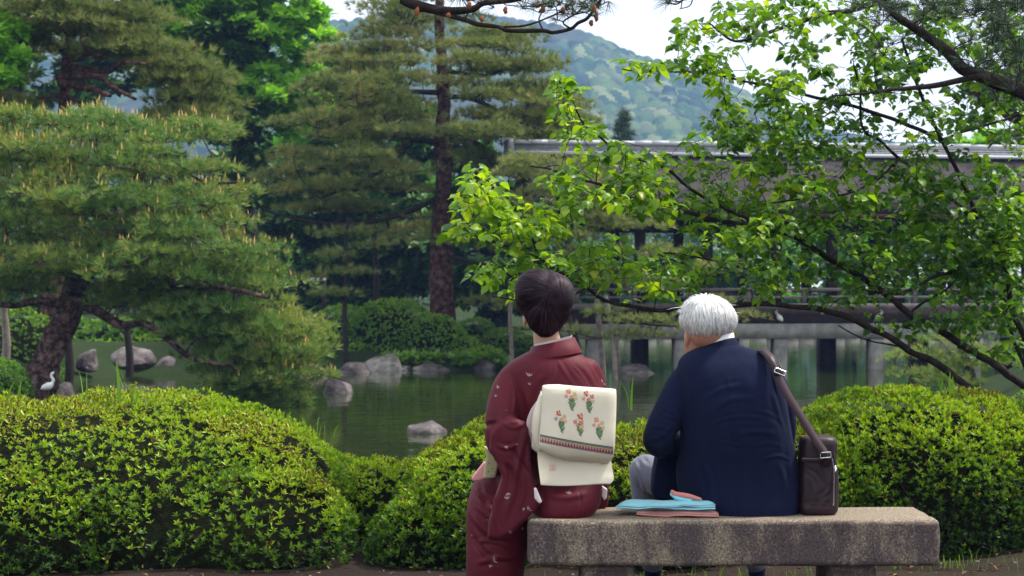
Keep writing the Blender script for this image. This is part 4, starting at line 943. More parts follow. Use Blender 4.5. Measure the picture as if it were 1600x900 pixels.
BR = {
 'trunk': ([(1705, 770), (1700, 740), (1690, 690), (1668, 640), (1640, 618)], 11.2, 11.1, 22, 14),
 'A': ([(1680, 660), (1640, 625), (1600, 602), (1545, 567), (1487, 527), (1450, 507), (1420, 490), (1370, 450), (1322, 420), (1275, 390), (1243, 371), (1211, 362), (1177, 354), (1119, 342), (1073, 329), (1021, 315), (978, 306), (944, 289), (895, 276), (860, 262), (832, 256)], 11.1, 9.2, 9.5, 1.4),
 'A2': ([(1322, 420), (1270, 384), (1211, 356), (1160, 340), (1102, 310), (1056, 275), (1027, 260), (967, 239), (941, 216), (909, 190), (890, 155), (872, 128)], 10.3, 9.4, 4.5, 1.2),
 'C': ([(1690, 735), (1620, 690), (1570, 650), (1532, 617), (1500, 595), (1465, 570), (1430, 552), (1412, 542), (1380, 521), (1350, 507), (1320, 494), (1282, 484), (1245, 479), (1200, 476), (1159, 478), (1100, 482), (1052, 484), (1022, 484), (993, 479), (961, 472), (937, 463), (915, 451), (896, 437), (871, 422), (840, 402), (829, 374), (812, 340), (797, 313), (770, 287), (742, 268)], 11.0, 8.9, 9, 1.3),
 'C2': ([(840, 402), (817, 391), (789, 383), (755, 372), (722, 352)], 9.1, 9.0, 2.4, 1.2),
 'C3': ([(915, 451), (880, 470), (850, 478), (810, 470), (770, 462)], 9.2, 9.5, 2, 1),
 'E': ([(1700, 560), (1660, 300), (1600, 90), (1500, -60), (1420, -20), (1340, 14), (1290, 22), (1240, 38), (1182, 58), (1149, 65), (1125, 50), (1110, 36)], 11.2, 9.6, 9, 1.2),
 'G': ([(1685, 690), (1640, 640), (1610, 600), (1599, 529), (1581, 479), (1567, 401), (1527, 337), (1506, 284), (1473, 220), (1440, 150), (1425, 110), (1410, 60)], 11.2, 10.6, 8, 2),
 'F': ([(1473, 220), (1407, 190), (1357, 172), (1300, 158), (1259, 150), (1223, 139), (1176, 128), (1135, 120), (1099, 113), (1052, 113), (997, 111), (975, 106)], 10.8, 9.4, 4.5, 1.1),
 'H': ([(1540, 365), (1513, 337), (1481, 308), (1446, 280), (1403, 250), (1373, 220), (1347, 197), (1344, 143), (1335, 100)], 11.0, 10.3, 4.6, 1.6),
 'I': ([(1567, 401), (1517, 419), (1460, 433), (1431, 449), (1389, 460), (1340, 452)], 11.0, 10.4, 5, 1.6),
 'J': ([(1690, 300), (1640, 165), (1600, 177), (1540, 195), (1500, 208), (1473, 217)], 11.4, 10.8, 3, 2),
 'K': ([(1403, 250), (1371, 280), (1318, 305), (1247, 312), (1180, 322)], 10.6, 10.2, 2.6, 1.2),
 'L': ([(1572, 440), (1570, 470), (1584, 530), (1598, 564), (1612, 610)], 11.2, 11.2, 3, 3),
 'M': ([(1412, 542), (1380, 536), (1340, 525), (1310, 508)], 10.7, 10.4, 2, 1),
 'N': ([(1420, 490), (1445, 470), (1475, 455), (1500, 430)], 10.8, 10.9, 3, 1.3),
 'O': ([(1073, 415), (1030, 395), (1130, 410), (1200, 430)][::-1], 10.2, 9.6, 2.4, 1.1),
}
base = []
tb = MB(); lb = MB()
for k_, (pp, a, b, r0, r1) in BR.items():
    p, r = limb(pp, a, b, r0 * .74, r1, k=4)
    wob = fbm(p * 5, 12, 2) * .02; p = p + wob[:, None]; base.append((p, r))
    if k_ == 'trunk': tb.tube(p, r, 14)
    else: q = MB(); q.tube(p, r * (1 + .18 * fbm(p * 18, 15, 2)), 8); q.build('limb', M['bark_dark'], tree, smooth=True)
tb.build('trunk', M['bark_dark'], tree, smooth=True)
REG = [(735,290,45,36),(765,345,60,42),(830,370,55,45),(715,355,25,18),(868,135,22,18),(890,165,28,26),(912,205,34,26),(945,236,45,22),(885,268,48,20),(960,300,72,36),(1000,240,58,22),(1060,290,80,45),(900,415,70,32),(960,395,60,28),(800,440,55,20),(760,420,30,16),
       (1000,108,45,14),(1075,55,30,30),(1095,105,60,18),(1170,28,60,36),(1230,62,50,30),(1130,90,40,20),(1170,135,60,26),(1200,180,70,36),(1270,135,80,34),(1300,200,85,36),(1150,240,80,36),(1250,260,90,45),(1130,330,85,45),(1200,385,90,36),(1300,330,90,55),(1400,290,90,55),(1500,310,90,75),(1420,395,100,55),(1540,420,70,80),(1330,440,85,36),(1210,432,70,26),(1090,410,60,26),(1560,520,45,45),(1490,480,45,36),(1450,200,50,40),(1520,150,45,50),(1560,60,50,60),(1480,50,60,50),(1400,90,55,36),(1340,60,45,36),(1020,440,80,22),(1320,10,60,20),(1250,10,50,20),(1580,300,40,70),(1410,500,60,16),(1130,200,50,22),(1000,300,60,30),(870,330,60,30),(1590,200,30,40), (1380,130,60,40),(1580,430,40,90),(1560,110,45,60),(1585,30,30,40),(1440,20,60,30),(1570,350,40,60),(1500,380,80,50),(1250,200,70,30)]
ANC = np.vstack([p for p, r in base])
cl = []
for (x, y, rx, ry) in REG:
    for _ in range(max(2, int(math.pi * rx * ry / 285))):
        a = gt.uniform(0, 6.283); q_ = math.sqrt(gt.uniform(0, 1)); px, py = x + rx * q_ * math.cos(a), y + ry * q_ * math.sin(a)
        t0 = P(px, py, 10.0); j = np.argmin(np.hypot((ANC[:, 0] / ANC[:, 1] - t0[0] / 10), ((ANC[:, 2] - CAMZ) / ANC[:, 1] - (t0[2] - CAMZ) / 10)))
        cl.append(P(px, py, ANC[j, 1] + gt.normal() * .28))
cl = np.array(cl)
gm = MB(); grow(gm, base, cl, gt, tip=.0022, k=.011, sag=-.04, wig=.16, sides=4, maxr=.012, seg=.1)
o = gm.build('twigs', M['bark_dark'], tree, smooth=True); o['kind'] = 'stuff'
# leaves: sprays of 4 to 8 drooping leaves round each twig end
LP = []; LD = []; LS = []; LT = []
for c in cl:
    n = gt.integers(6, 12); ax = gt.uniform(0, 6.28); sz = gt.uniform(.8, 1.15); yb = gt.normal() * .12
    for k in range(n):
        a = ax + k * 2.4 + gt.normal() * .3
        LP.append(c + np.array([math.cos(a) * .028, math.sin(a) * .028, gt.uniform(-.045, .03)]))
        LD.append([math.cos(a), math.sin(a), gt.uniform(-1.0, .12)])
        LS.append(sz * gt.uniform(.55, 1.15) * .068); LT.append(yb)
LP = np.array(LP); LD = np.array(LD); LS = np.array(LS); LT = np.array(LT)
LD /= np.linalg.norm(LD, axis=1)[:, None]
zx = np.cross(np.array([[0, 0, 1.]]), LD); zx /= np.linalg.norm(zx, axis=1)[:, None]; up = np.cross(LD, zx)
roll = gt.normal(size=len(LD)) * .5
y_ = zx * np.cos(roll)[:, None] + up * np.sin(roll)[:, None]; z_ = np.cross(LD, y_)
LR = np.stack([LD, y_, z_], -1)
# leaf tint runs lighter and yellower towards the crown's left
tn = np.clip(.46 + LT + gt.normal(size=len(LP)) * .14 + .25 * np.clip((-(LP[:, 0] / LP[:, 1]) * FPX + 300) / 500, -.7, .7) , 0, 1)
inv = (np.abs(LP[:, 0] / LP[:, 1]) < .31) & (np.abs(LP[:, 2] - CAMZ) / LP[:, 1] < .17)
near = np.argsort(LP[:, 1] / LS + 1e6 * (~inv)); solo = np.zeros(len(LP), bool); solo[near[:300]] = True
V, F = inst(LV, LF, LP[~solo], LR[~solo], LS[~solo])
o = obj('leaves', V, F, M['leaf'], tree, tint=np.repeat(tn[~solo], len(LF))); o['kind'] = 'stuff'
lm = make_mesh('leaf', LV, LF); lm.materials.append(M['leaf_one'])
tl = Vector(tree.location)
for i in near[:300]:
    o = bpy.data.objects.new('leaf', lm); C.objects.link(o); o.parent = tree
    o.matrix_local = Matrix.Translation(Vector(LP[i]) - tl) @ Matrix(LR[i].tolist()).to_4x4() @ Matrix.Scale(float(LS[i]), 4)
FV, FF = ICO3
for (x, y) in ((1165, 44), (1179, 50), (1194, 42), (1273, 78), (1275, 88), (1493, 290), (1489, 520), (1380, 60), (1412, 250)):
    c = P(x, y, 9.9 + (x - 1165) / 400); V = FV * .018 * np.array([1, 1, 1.05]) + c
    obj('fruit', V, FF, M['fruit'], tree, smooth=True)

# ------------------------------------------------------------------ near pine, trunk out of frame, boughs across the top
gp = np.random.default_rng(78)
np_ = empty('pine_tree', P(1900, 900, 9.5), 'near dark pine whose boughs hang into the top of the picture from the right', 'tree')
pl = [limb([(1930, 900), (1900, 500), (1880, 200), (1840, -100), (1800, -300)], 9.5, 9.5, 40, 22),
      limb([(1880, 250), (1760, 215), (1660, 180), (1600, 145), (1544, 123), (1505, 108), (1483, 83), (1454, 61), (1429, 43), (1406, 29), (1385, 8), (1370, -30)], 9.5, 9.0, 15, 4),
      limb([(1544, 123), (1521, 121), (1465, 133), (1420, 138), (1393, 140), (1350, 146), (1300, 150)], 9.2, 8.9, 6, 1.3),
      limb([(1840, -100), (1500, -230), (1100, -200), (800, -90), (690, -40), (628, -6), (662, 11), (705, 17), (739, 14), (756, 5), (800, 0), (850, -12)], [9.5, 9, 8.6, 8.2, 8.0, 8.0, 8.0, 8.0, 8.0, 8.0, 8.0, 8.0], None, 12, 3.2),
      limb([(650, 6), (662, 13), (690, 21), (726, 31), (747, 38), (779, 42), (796, 48), (849, 48), (864, 51), (892, 45), (903, 36), (917, 29), (930, 13), (941, -4)], 8.0, 8.0, 4.2, 2.2),
      limb([(779, 42), (820, 40), (860, 26), (885, 12), (900, -8)], 8, 8, 1.8, 1), limb([(892, 45), (880, 34), (905, 18), (915, 0)], 8, 7.9, 1.6, .9), limb([(849, 48), (842, 30), (850, 12), (846, -6)], 8, 8.1, 1.5, .9),
      limb([(690, 21), (655, 18), (640, 40)], 8, 8, 1.2, .8), limb([(726, 31), (732, 15), (720, -5)], 8, 8, 1.2, .8),
      limb([(1100, -120), (1085, -30), (1062, 4), (1045, 4), (1040, 0)], 8.4, 8.2, 2, .9), limb([(1085, -30), (1080, 6), (1062, 14)], 8.3, 8.2, 1.2, .7)]
for i, (p, r) in enumerate(pl):
    q = MB(); q.tube(p, r * (1 + .2 * fbm(p * 14, 16, 2)), 10); q.build('trunk' if i == 0 else 'bough', M['bark_dark'], np_, smooth=True)
NT = []
def nt_(x, y, sx, sy, n, D=8.0, s=.12, dz=.35): 
    for _ in range(n): NT.append((*P(x + gp.normal() * sx, y + gp.normal() * sy, D + gp.normal() * .25), s * gp.uniform(.8, 1.2), dz))
nt_(880, 8, 28, 12, 26); nt_(922, 12, 10, 12, 9); nt_(760, -6, 60, 7, 14); nt_(1384, 8, 26, 12, 26, 9, .13, -.2); nt_(1345, 20, 20, 14, 9, 9, .12); nt_(1450, 10, 45, 18, 26, 9.2, .13); nt_(1560, 15, 50, 26, 80, 9.3, .14); nt_(1590, 95, 28, 36, 40, 9.3, .14); nt_(1500, 8, 60, 12, 30, 9.2, .13)
nt_(1420, 60, 30, 20, 10, 9, .12); nt_(1345, 148, 40, 6, 4, 9, .1); nt_(1060, 2, 16, 5, 5, 8.2, .12, -.3); nt_(1530, 90, 30, 26, 14, 9.2, .13)
NT = np.array(NT); tmn = tuft(34, .009, gp, spread=1.25)
V, F = inst(*tmn, NT[:, :3], frames(gp.normal(size=(len(NT), 3)) * .5 + np.array([0, -.1, 0]) + np.stack([NT[:, 4] * 0 - .2, NT[:, 4] * 0, NT[:, 4]], -1), gp), NT[:, 3])
o = obj('needles', V, F, M['needle_dark'], np_, tint=np.repeat(gp.uniform(.3, 1, len(NT)), 34)); o['kind'] = 'stuff'
gm = MB(); grow(gm, pl, NT[:, :3], gp, tip=.003, k=.012, wig=.14, sides=5, maxr=.012, seg=.08); o = gm.build('twigs', M['bark_dark'], np_, smooth=True); o['kind'] = 'stuff'
M['cone'] = mat('pollen_cone', (.3, .1, .045), .8, .2, bump=.6, bscale=200)
for (x, y, l) in ((931, 26, 16), (928, 14, 12), (923, 36, 10), (848, 14, 12), (838, 8, 10), (789, 16, 12), (651, 18, 14), (733, 8, 10), (752, 30, 9), (879, 15, 8), (700, 24, 8)):
    c = P(x, y, 7.95); L = l * 7.95 / FPX
    pts = np.array([c + [0, 0, -L / 2], c + [.004, 0, -L * .3], c, c + [.004, 0, L * .3], c + [.006, 0, L / 2]]); q = MB(); q.tube(pts, [.003, .009, .0105, .009, .003], 8); q.build('pollen_cone', M['cone'], np_)

# ------------------------------------------------------------------ stone bench
def rounded_slab(x0, x1, y0, y1, z0, z1, ch):
    bm = bmesh.new(); bmesh.ops.create_cube(bm, size=1)
    for v in bm.verts: v.co = Vector(((x0 + x1) / 2 + v.co.x * (x1 - x0), (y0 + y1) / 2 + v.co.y * (y1 - y0), (z0 + z1) / 2 + v.co.z * (z1 - z0)))
    bmesh.ops.bevel(bm, geom=list(bm.edges), offset=ch, segments=2, profile=.4, affect='EDGES')
    bmesh.ops.subdivide_edges(bm, edges=[e for e in bm.edges if e.calc_length() > .08], cuts=14, use_grid_fill=True)
    bmesh.ops.triangulate(bm, faces=bm.faces[:])
    V = np.array([v.co[:] for v in bm.verts]); F = np.array([[v.index for v in f.verts] for f in bm.faces]); bm.free()
    V = V + (np.stack([fbm(V * 14, 1, 3), fbm(V * 14, 2, 3), fbm(V * 14, 3, 3)], -1)) * .006
    return V, F
bench = empty('stone_bench', (.84, 6.7, 0), 'weathered grey granite bench with stained front edge under the couple', 'bench')
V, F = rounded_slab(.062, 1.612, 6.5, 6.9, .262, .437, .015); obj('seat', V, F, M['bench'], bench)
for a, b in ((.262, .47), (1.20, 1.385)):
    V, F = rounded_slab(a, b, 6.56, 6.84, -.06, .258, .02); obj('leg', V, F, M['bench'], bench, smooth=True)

# ------------------------------------------------------------------ figures: voxel-joined sculpted bodies
def ring(cx, cyy, cz, rx, ry, n=28, pw=2.3, tx=0., ty=0.):
    a = np.arange(n) * 2 * math.pi / n; c, s = np.cos(a), np.sin(a)
    x = np.sign(c) * np.abs(c) ** (2 / pw) * rx; y = np.sign(s) * np.abs(s) ** (2 / pw) * ry
    return np.stack([cx + x, cyy + y, cz + x * tx + y * ty], -1)
def loft(rings):
    n = len(rings[0]); k = len(rings); V = np.vstack(rings)
    i = np.arange(k - 1)[:, None] * n; j = np.arange(n)[None]; j2 = (j + 1) % n
    Q = np.stack([i + j, i + j2, i + n + j2, i + n + j], -1).reshape(-1, 4)
    T = np.vstack([Q[:, [0, 1, 2]], Q[:, [0, 2, 3]]])
    V = np.vstack([V, rings[0].mean(0), rings[-1].mean(0)]); a = len(V) - 2
    T = np.vstack([T, [[(q_ + 1) % n, q_, a] for q_ in range(n)], [[(k - 1) * n + q_, (k - 1) * n + (q_ + 1) % n, a + 1] for q_ in range(n)]])
    return V, T
def torso(secs, D0=None, pw=2.3, step=3):
    """secs: (py, pxL, pxR, D, half depth) top to bottom or bottom to top, interpolated smoothly"""
    s = smooth_poly(np.array(secs, float), step); R_ = []
    for (py, a, b, D, ry) in s[np.argsort(-s[:, 0])]:
        c = P((a + b) / 2, py, D); R_.append(ring(c[0], D, c[2], (b - a) / 2 * D / FPX, ry, pw=pw))
    return loft(R_)
def chain(pts, k=5, sides=18):
    """pts: (px, py, D, r_m)"""
    s = smooth_poly(np.array(pts, float), k); p = np.array([P(a, b, d) for a, b, d, r in s]); r = s[:, 3]
    # round caps
    d0 = p[0] - p[1]; d0 /= np.linalg.norm(d0); d1 = p[-1] - p[-2]; d1 /= np.linalg.norm(d1)
    p = np.vstack([p[0] + d0 * r[0] * .8, p[0] + d0 * r[0] * .45, p, p[-1] + d1 * r[-1] * .45, p[-1] + d1 * r[-1] * .8]); r = np.concatenate([[r[0] * .35, r[0] * .8], r, [r[-1] * .8, r[-1] * .35]])
    V, F = tube(p, r, sides); n = len(p)
    V = np.vstack([V, p[0], p[-1]]); T = np.vstack([F[:, [0, 1, 2]], F[:, [0, 2, 3]]]); a = len(V) - 2
    T = np.vstack([T, [[(i + 1) % sides, i, a] for i in range(sides)], [[(n - 1) * sides + i, (n - 1) * sides + (i + 1) % sides, a + 1] for i in range(sides)]])
    return V, T
def ell(c, r, rot=None):
    V = ICO3[0] * np.array(r)
    if rot is not None: V = V @ np.array(Matrix.Rotation(rot[0], 3, rot[1]).transposed())
    return V + np.array(c), ICO3[1]
def slab_poly(pts, D, th, dslope=0.):
    """thick soft sheet with a picture outline; D distance of its middle"""
    n = len(pts); f = np.array([P(a, b, D + dslope * (b - pts[0][1])) for a, b in pts]); c = f.mean(0)
    V = []; 
    for off, sc in ((-th / 2, .93), (-th / 4, 1.), (th / 4, 1.), (th / 2, .93)): V.append(c + (f - c) * sc + [0, off, 0])
    V = np.vstack(V + [[c + [0, -th / 2, 0]], [c + [0, th / 2, 0]]]); T = []
    for k in range(3):
        for i in range(n): j = (i + 1) % n; T += [[k * n + i, k * n + j, (k + 1) * n + j], [k * n + i, (k + 1) * n + j, (k + 1) * n + i]]
    for i in range(n): j = (i + 1) % n; T += [[j, i, 4 * n], [3 * n + i, 3 * n + j, 4 * n + 1]]
    return V, np.array(T)
def sculpt(name, pieces, voxel, mt, parent, smooth_it=6, creases=(), fac=.5, wob=0., wseed=0):
    mb = MB()
    for V, F in pieces: mb.add(V, F)
    me = make_mesh('tmp', np.vstack(mb.V), [np.vstack(mb.T)] + ([np.vstack(mb.Q)] if mb.Q else []))
    bm = bmesh.new(); bm.from_mesh(me)
    bm.to_mesh(me); bm.free()
    o = bpy.data.objects.new('tmp', me); C.objects.link(o)
    m = o.modifiers.new('r', 'REMESH'); m.mode = 'VOXEL'; m.voxel_size = voxel
    if smooth_it: m = o.modifiers.new('s', 'SMOOTH'); m.iterations = smooth_it; m.factor = fac
    dg = bpy.context.evaluated_depsgraph_get(); me2 = bpy.data.meshes.new_from_object(o.evaluated_get(dg))
    bpy.data.objects.remove(o)
    n = len(me2.vertices); V = np.empty(n * 3, np.float32); me2.vertices.foreach_get('co', V); V = V.reshape(-1, 3).astype(float)
    Nn = np.empty(n * 3, np.float32); me2.vertices.foreach_get('normal', Nn); Nn = Nn.reshape(-1, 3).astype(float)
    for (pts, wd, dep) in creases:      # cloth folds: pts (px, py, D); half width wd, height dep (m, + ridge, - groove)
        c = smooth_poly(np.array([P(a, b, d) for a, b, d in pts]), 5); best = np.full(n, 9.); par = np.zeros(n)
        for i in range(len(c) - 1):
            a, b = c[i], c[i + 1]; e = b - a; t_ = np.clip(((V - a) @ e) / (e @ e), 0, 1)
            # folds are read from behind: measure mostly across the picture
            dv = (V - a - t_[:, None] * e) * np.array([1, .35, 1]); dd = np.linalg.norm(dv, axis=1); k = dd < best; best = np.where(k, dd, best); par = np.where(k, (i + t_) / (len(c) - 1), par)
        prof = np.exp(-(best / wd) ** 2) - .45 * np.exp(-((best - 1.7 * wd) / wd) ** 2)
        V = V + Nn * (dep * prof * np.clip(np.sin(np.clip(par, .02, .98) * math.pi) * 1.6, 0, 1))[:, None]
    if wob: V = V + Nn * (fbm(V * [9, 9, 5], wseed, 3) * wob)[:, None]
    V = V - np.array(parent.location)
    me2.vertices.foreach_set('co', V.astype(np.float32).ravel()); me2.polygons.foreach_set('use_smooth', np.ones(len(me2.polygons), bool)); me2.update()
    me2.materials.clear(); me2.materials.append(mt); me2.name = name
    o = bpy.data.objects.new(name, me2); C.objects.link(o); o.parent = parent
    return o
def bvh_of(o):
    off = np.array(o.parent.location) if o.parent else np.zeros(3)
    V = [tuple(np.array(v.co) + off) for v in o.data.vertices]; return BVHTree.FromPolygons(V, [tuple(p.vertices) for p in o.data.polygons])
def decal(name, polys, bvh, mt, parent, off=.0012):
    """flat print: picture polygons laid on the cloth that faces the camera"""
    mb = MB()
    for pts in polys:
        V = []
        for (a, b) in pts + [(sum(p[0] for p in pts) / len(pts), sum(p[1] for p in pts) / len(pts))]:
            d = Vector(P(a, b, 7.) - P(CX, CY, 0.)); d.normalize(); hit = bvh.ray_cast(Vector((0, 0, CAMZ)), d)
            if hit[0] is None: V = None; break
            V.append(np.array(hit[0]) - np.array(d) * off)
        if V is None: continue
        V = np.array(V)
        if np.ptp(V[:, 1]) > .05: continue
        n = len(pts); mb.add(V, [[(i + 1) % n, i, n] for i in range(n)])
    if mb.V: return mb.build(name, mt, parent)
def blob(x, y, r, n=7, sq=1., a0=0., rg=gp):
    return [(x + r * math.cos(a0 + 6.283 * k / n) * rg.uniform(.8, 1.15), y + r * sq * math.sin(a0 + 6.283 * k / n) * rg.uniform(.8, 1.15)) for k in range(n)]
def leafp(x, y, a, L, wd):
    c, s = math.cos(a), math.sin(a); return [(x + c * u * L - s * v * wd, y + s * u * L + c * v * wd) for u, v in ((0, 0), (.3, .5), (.7, .45), (1, 0), (.7, -.45), (.3, -.5))]

def hand(parent, wrist, fwd, side, mt, s=.17):
    """palm, four curled fingers of different lengths, thumb from the palm's side"""
    w_ = np.array(wrist, float); f = np.array(fwd, float); f /= np.linalg.norm(f); sd2 = np.array(side, float); sd2 /= np.linalg.norm(sd2); dn = np.cross(f, sd2); dn = dn if dn[2] < 0 else -dn
    pcs = []
    def seg(pts, r):
        p = smooth_poly(np.array(pts), 3); V, F = tube(p, np.linspace(r[0], r[1], len(p)), 10); n = len(p); V = np.vstack([V, p[0], p[-1]]); T = np.vstack([F[:, [0, 1, 2]], F[:, [0, 2, 3]]]); a = len(V) - 2
        T = np.vstack([T, [[(i + 1) % 10, i, a] for i in range(10)], [[(n - 1) * 10 + i, (n - 1) * 10 + (i + 1) % 10, a + 1] for i in range(10)]]); pcs.append((V, T))
    for k in range(4): seg([w_, w_ + f * s * .25 + sd2 * (k - 1.5) * s * .11, w_ + f * s * .5 + sd2 * (k - 1.5) * s * .13], (.014, .012))
    for k, L in enumerate((.40, .46, .43, .34)):
        b = w_ + f * s * .5 + sd2 * (k - 1.5) * s * .13; seg([b, b + f * s * L * .5 + dn * s * .06, b + f * s * L * .8 + dn * s * .2, b + f * s * L * .85 + dn * s * .3], (.0095, .007))
    b = w_ + f * s * .15 - sd2 * s * .2; seg([b + sd2 * .02, b + f * s * .2 - sd2 * s * .08, b + f * s * .4 - sd2 * s * .03 + dn * s * .06], (.012, .008))
    return sculpt('hand', pcs, .004, mt, parent, 3)

# ---- woman in kimono
wo = empty('person', P(860, 806, 6.7), 'woman in a dark red kimono with a cream flowered sash, sitting with her back turned', 'person', 'couple sitting on the bench')
DW = 6.68
torso_w = torso([(549, 826, 900, 6.70, .05), (556, 813, 912, 6.70, .075), (568, 794, 926, 6.70, .095), (585, 786, 936, 6.70, .105), (615, 790, 945, 6.70, .11), (655, 800, 946, 6.70, .112), (700, 812, 944, 6.70, .118), (740, 824, 940, 6.71, .13), (768, 826, 941, 6.70, .155), (788, 828, 937, 6.70, .165), (800, 832, 928, 6.70, .160), (807, 842, 916, 6.70, .14)])
larm = chain([(812, 575, 6.70, .045), (796, 600, 6.68, .058), (786, 635, 6.64, .064), (781, 670, 6.60, .060), (783, 692, 6.62, .058), (790, 705, 6.75, .052), (778, 725, 6.93, .045), (768, 738, 7.0, .04)])
rarm = chain([(918, 575, 6.70, .045), (928, 605, 6.72, .05), (932, 660, 6.76, .05), (925, 700, 6.82, .045), (890, 720, 7.0, .04)])
sleeve = slab_poly([(800, 652), (780, 656), (766, 674), (765, 700), (776, 720), (784, 745), (773, 778), (764, 815), (762, 842), (778, 845), (800, 833), (822, 812), (846, 784), (838, 762), (831, 735), (827, 700), (826, 672), (818, 655)], 6.57, .075)
sleeve_r = slab_poly([(925, 700), (944, 720), (951, 760), (950, 788), (940, 800), (925, 790), (920, 740)], 6.86, .05)
lap = chain([(885, 765, 6.72, .13), (850, 765, 6.80, .12), (810, 768, 6.92, .10), (782, 778, 7.02, .095)])
skirt = torso([(740, 752, 800, 6.98, .05), (752, 741, 815, 6.97, .09), (775, 733, 826, 6.95, .12), (800, 729, 832, 6.93, .13), (840, 729, 828, 6.92, .12), (870, 728, 822, 6.9, .115), (900, 727, 818, 6.9, .11), (940, 724, 816, 6.9, .105), (965, 722, 815, 6.9, .10)])
kim = sculpt('kimono', [torso_w, larm, rarm, sleeve, sleeve_r, lap, skirt], .0058, M['kimono'], wo, 7, creases=[
    ([(835, 640, 6.58), (826, 690, 6.56), (826, 730, 6.56)], .010, .010), ([(818, 600, 6.6), (826, 640, 6.58), (815, 700, 6.55), (800, 760, 6.53), (785, 830, 6.53)], .012, .011),
    ([(790, 690, 6.55), (812, 720, 6.54), (830, 745, 6.54)], .009, -.007), ([(786, 722, 6.55), (800, 745, 6.53), (792, 790, 6.53)], .011, -.010),
    ([(870, 560, 6.6), (885, 585, 6.58), (900, 605, 6.57)], .008, .005), ([(845, 565, 6.6), (835, 590, 6.58), (832, 610, 6.58)], .010, .005), ([(910, 568, 6.6), (925, 590, 6.6), (935, 610, 6.6)], .010, .006),
    ([(855, 590, 6.58), (845, 605, 6.58), (838, 625, 6.57)], .012, -.007), ([(740, 770, 6.87), (765, 785, 6.82), (800, 800, 6.8)], .012, -.010), ([(735, 800, 6.85), (760, 830, 6.8), (800, 845, 6.8)], .012, .011),
    ([(748, 752, 6.9), (756, 780, 6.85), (764, 800, 6.83)], .009, -.008), ([(732, 830, 6.82), (755, 862, 6.8), (790, 885, 6.8)], .012, -.010), ([(745, 880, 6.8), (780, 870, 6.8), (812, 874, 6.8)], .010, .009),
    ([(850, 770, 6.55), (880, 778, 6.54), (925, 770, 6.55)], .010, .004), ([(905, 762, 6.55), (908, 785, 6.55), (905, 800, 6.56)], .005, -.003),
    ([(778, 730, 6.54), (774, 760, 6.53), (772, 800, 6.53), (780, 835, 6.53)], .007, .007), ([(812, 735, 6.53), (818, 765, 6.53), (812, 800, 6.53)], .008, .007), ([(780, 655, 6.56), (800, 668, 6.55), (822, 662, 6.55)], .007, .006), ([(770, 690, 6.56), (790, 700, 6.54), (808, 695, 6.54)], .007, .007),
    ([(795, 590, 6.62), (805, 615, 6.6), (802, 650, 6.58)], .007, .005), ([(868, 565, 6.6), (866, 585, 6.6), (860, 600, 6.6)], .005, .003), ([(895, 570, 6.6), (912, 588, 6.6), (922, 606, 6.6)], .005, .004), ([(742, 790, 6.85), (780, 815, 6.8), (822, 820, 6.8)], .008, .008), ([(736, 850, 6.8), (765, 845, 6.8), (805, 858, 6.8)], .008, .007)], wob=.004, wseed=3)
kb = bvh_of(kim)
# collar standing off the nape
q = MB(); n = 33; th = np.linspace(R(-205), R(25), n); cc = P(864, 548, 6.72)
def collar_ring(rad, z, back): return np.array([[cc[0] + math.cos(a) * rad[0], 6.72 + math.sin(a) * rad[1] + back, z + .018 * math.cos(a) * 1.0] for a in th])
o1 = collar_ring((.113, .085), cc[2] - .022, -.018); o2 = collar_ring((.083, .078), cc[2] + .036, -.02); o3 = collar_ring((.077, .072), cc[2] + .034, -.02); o4 = collar_ring((.098, .07), cc[2] - .03, -.01)
V = np.vstack([o1, o2, o3, o4]); F = [[k * n + i, k * n + i + 1, (k + 1) * n + i + 1, (k + 1) * n + i] for k in range(3) for i in range(n - 1)]
q.add(V, F); q.build('collar', M['kimono'], wo, smooth=True)
q = MB(); a1 = collar_ring((.076, .068), cc[2] + .044, -.018); a2 = collar_ring((.071, .063), cc[2] + .03, -.018)
q.add(np.vstack([a1, a2]), [[i, i + 1, n + i + 1, n + i] for i in range(n - 1)]); q.build('under_collar', M['lining'], wo, smooth=True)
# head
hc = P(851, 476, 6.70)
headw = [ell(hc + [0, .01, .0], (.075, .092, .105)), ell(hc + [-.004, .062, -.055], (.052, .045, .062)), ell(hc + [-.01, .105, -.025], (.012, .02, .022)), ell(hc + [-.01, .098, -.065], (.02, .012, .009)),
         ell(hc + [-.035, .092, .005], (.014, .009, .01)), ell(hc + [.02, .094, .005], (.014, .009, .01)), ell(hc + [-.076, .012, -.052], (.010, .02, .032)), ell(hc + [.078, .012, -.044], (.010, .02, .030)),
         chain([(853, 500, 6.70, .05), (853, 520, 6.71, .05), (856, 540, 6.73, .056), (858, 560, 6.74, .062)])]
sculpt('head', headw, .005, M['skin_w'], wo, 4)
def hairstrands(mb, paths, rg, w0, off, tint=(0, 1)):
    for p in paths:
        p = np.asarray(p); t_ = np.gradient(p, axis=0); t_ /= np.linalg.norm(t_, axis=1)[:, None] + 1e-9
        sd = np.cross(t_, off(p)); sd /= np.linalg.norm(sd, axis=1)[:, None] + 1e-9
        k = len(p); ww = w0 * np.sin(np.linspace(.35, math.pi * .97, k))[:, None] * rg.uniform(.7, 1.3); nn = off(p)
        V = np.vstack([p - sd * ww, p + nn * ww * .7, p + sd * ww]); F = []
        for i in range(k - 1): F += [[i, i + 1, k + i + 1, k + i], [k + i, k + i + 1, 2 * k + i + 1, 2 * k + i]]
        mb.add(V, F, rg.uniform(*tint))
gh = np.random.default_rng(5)
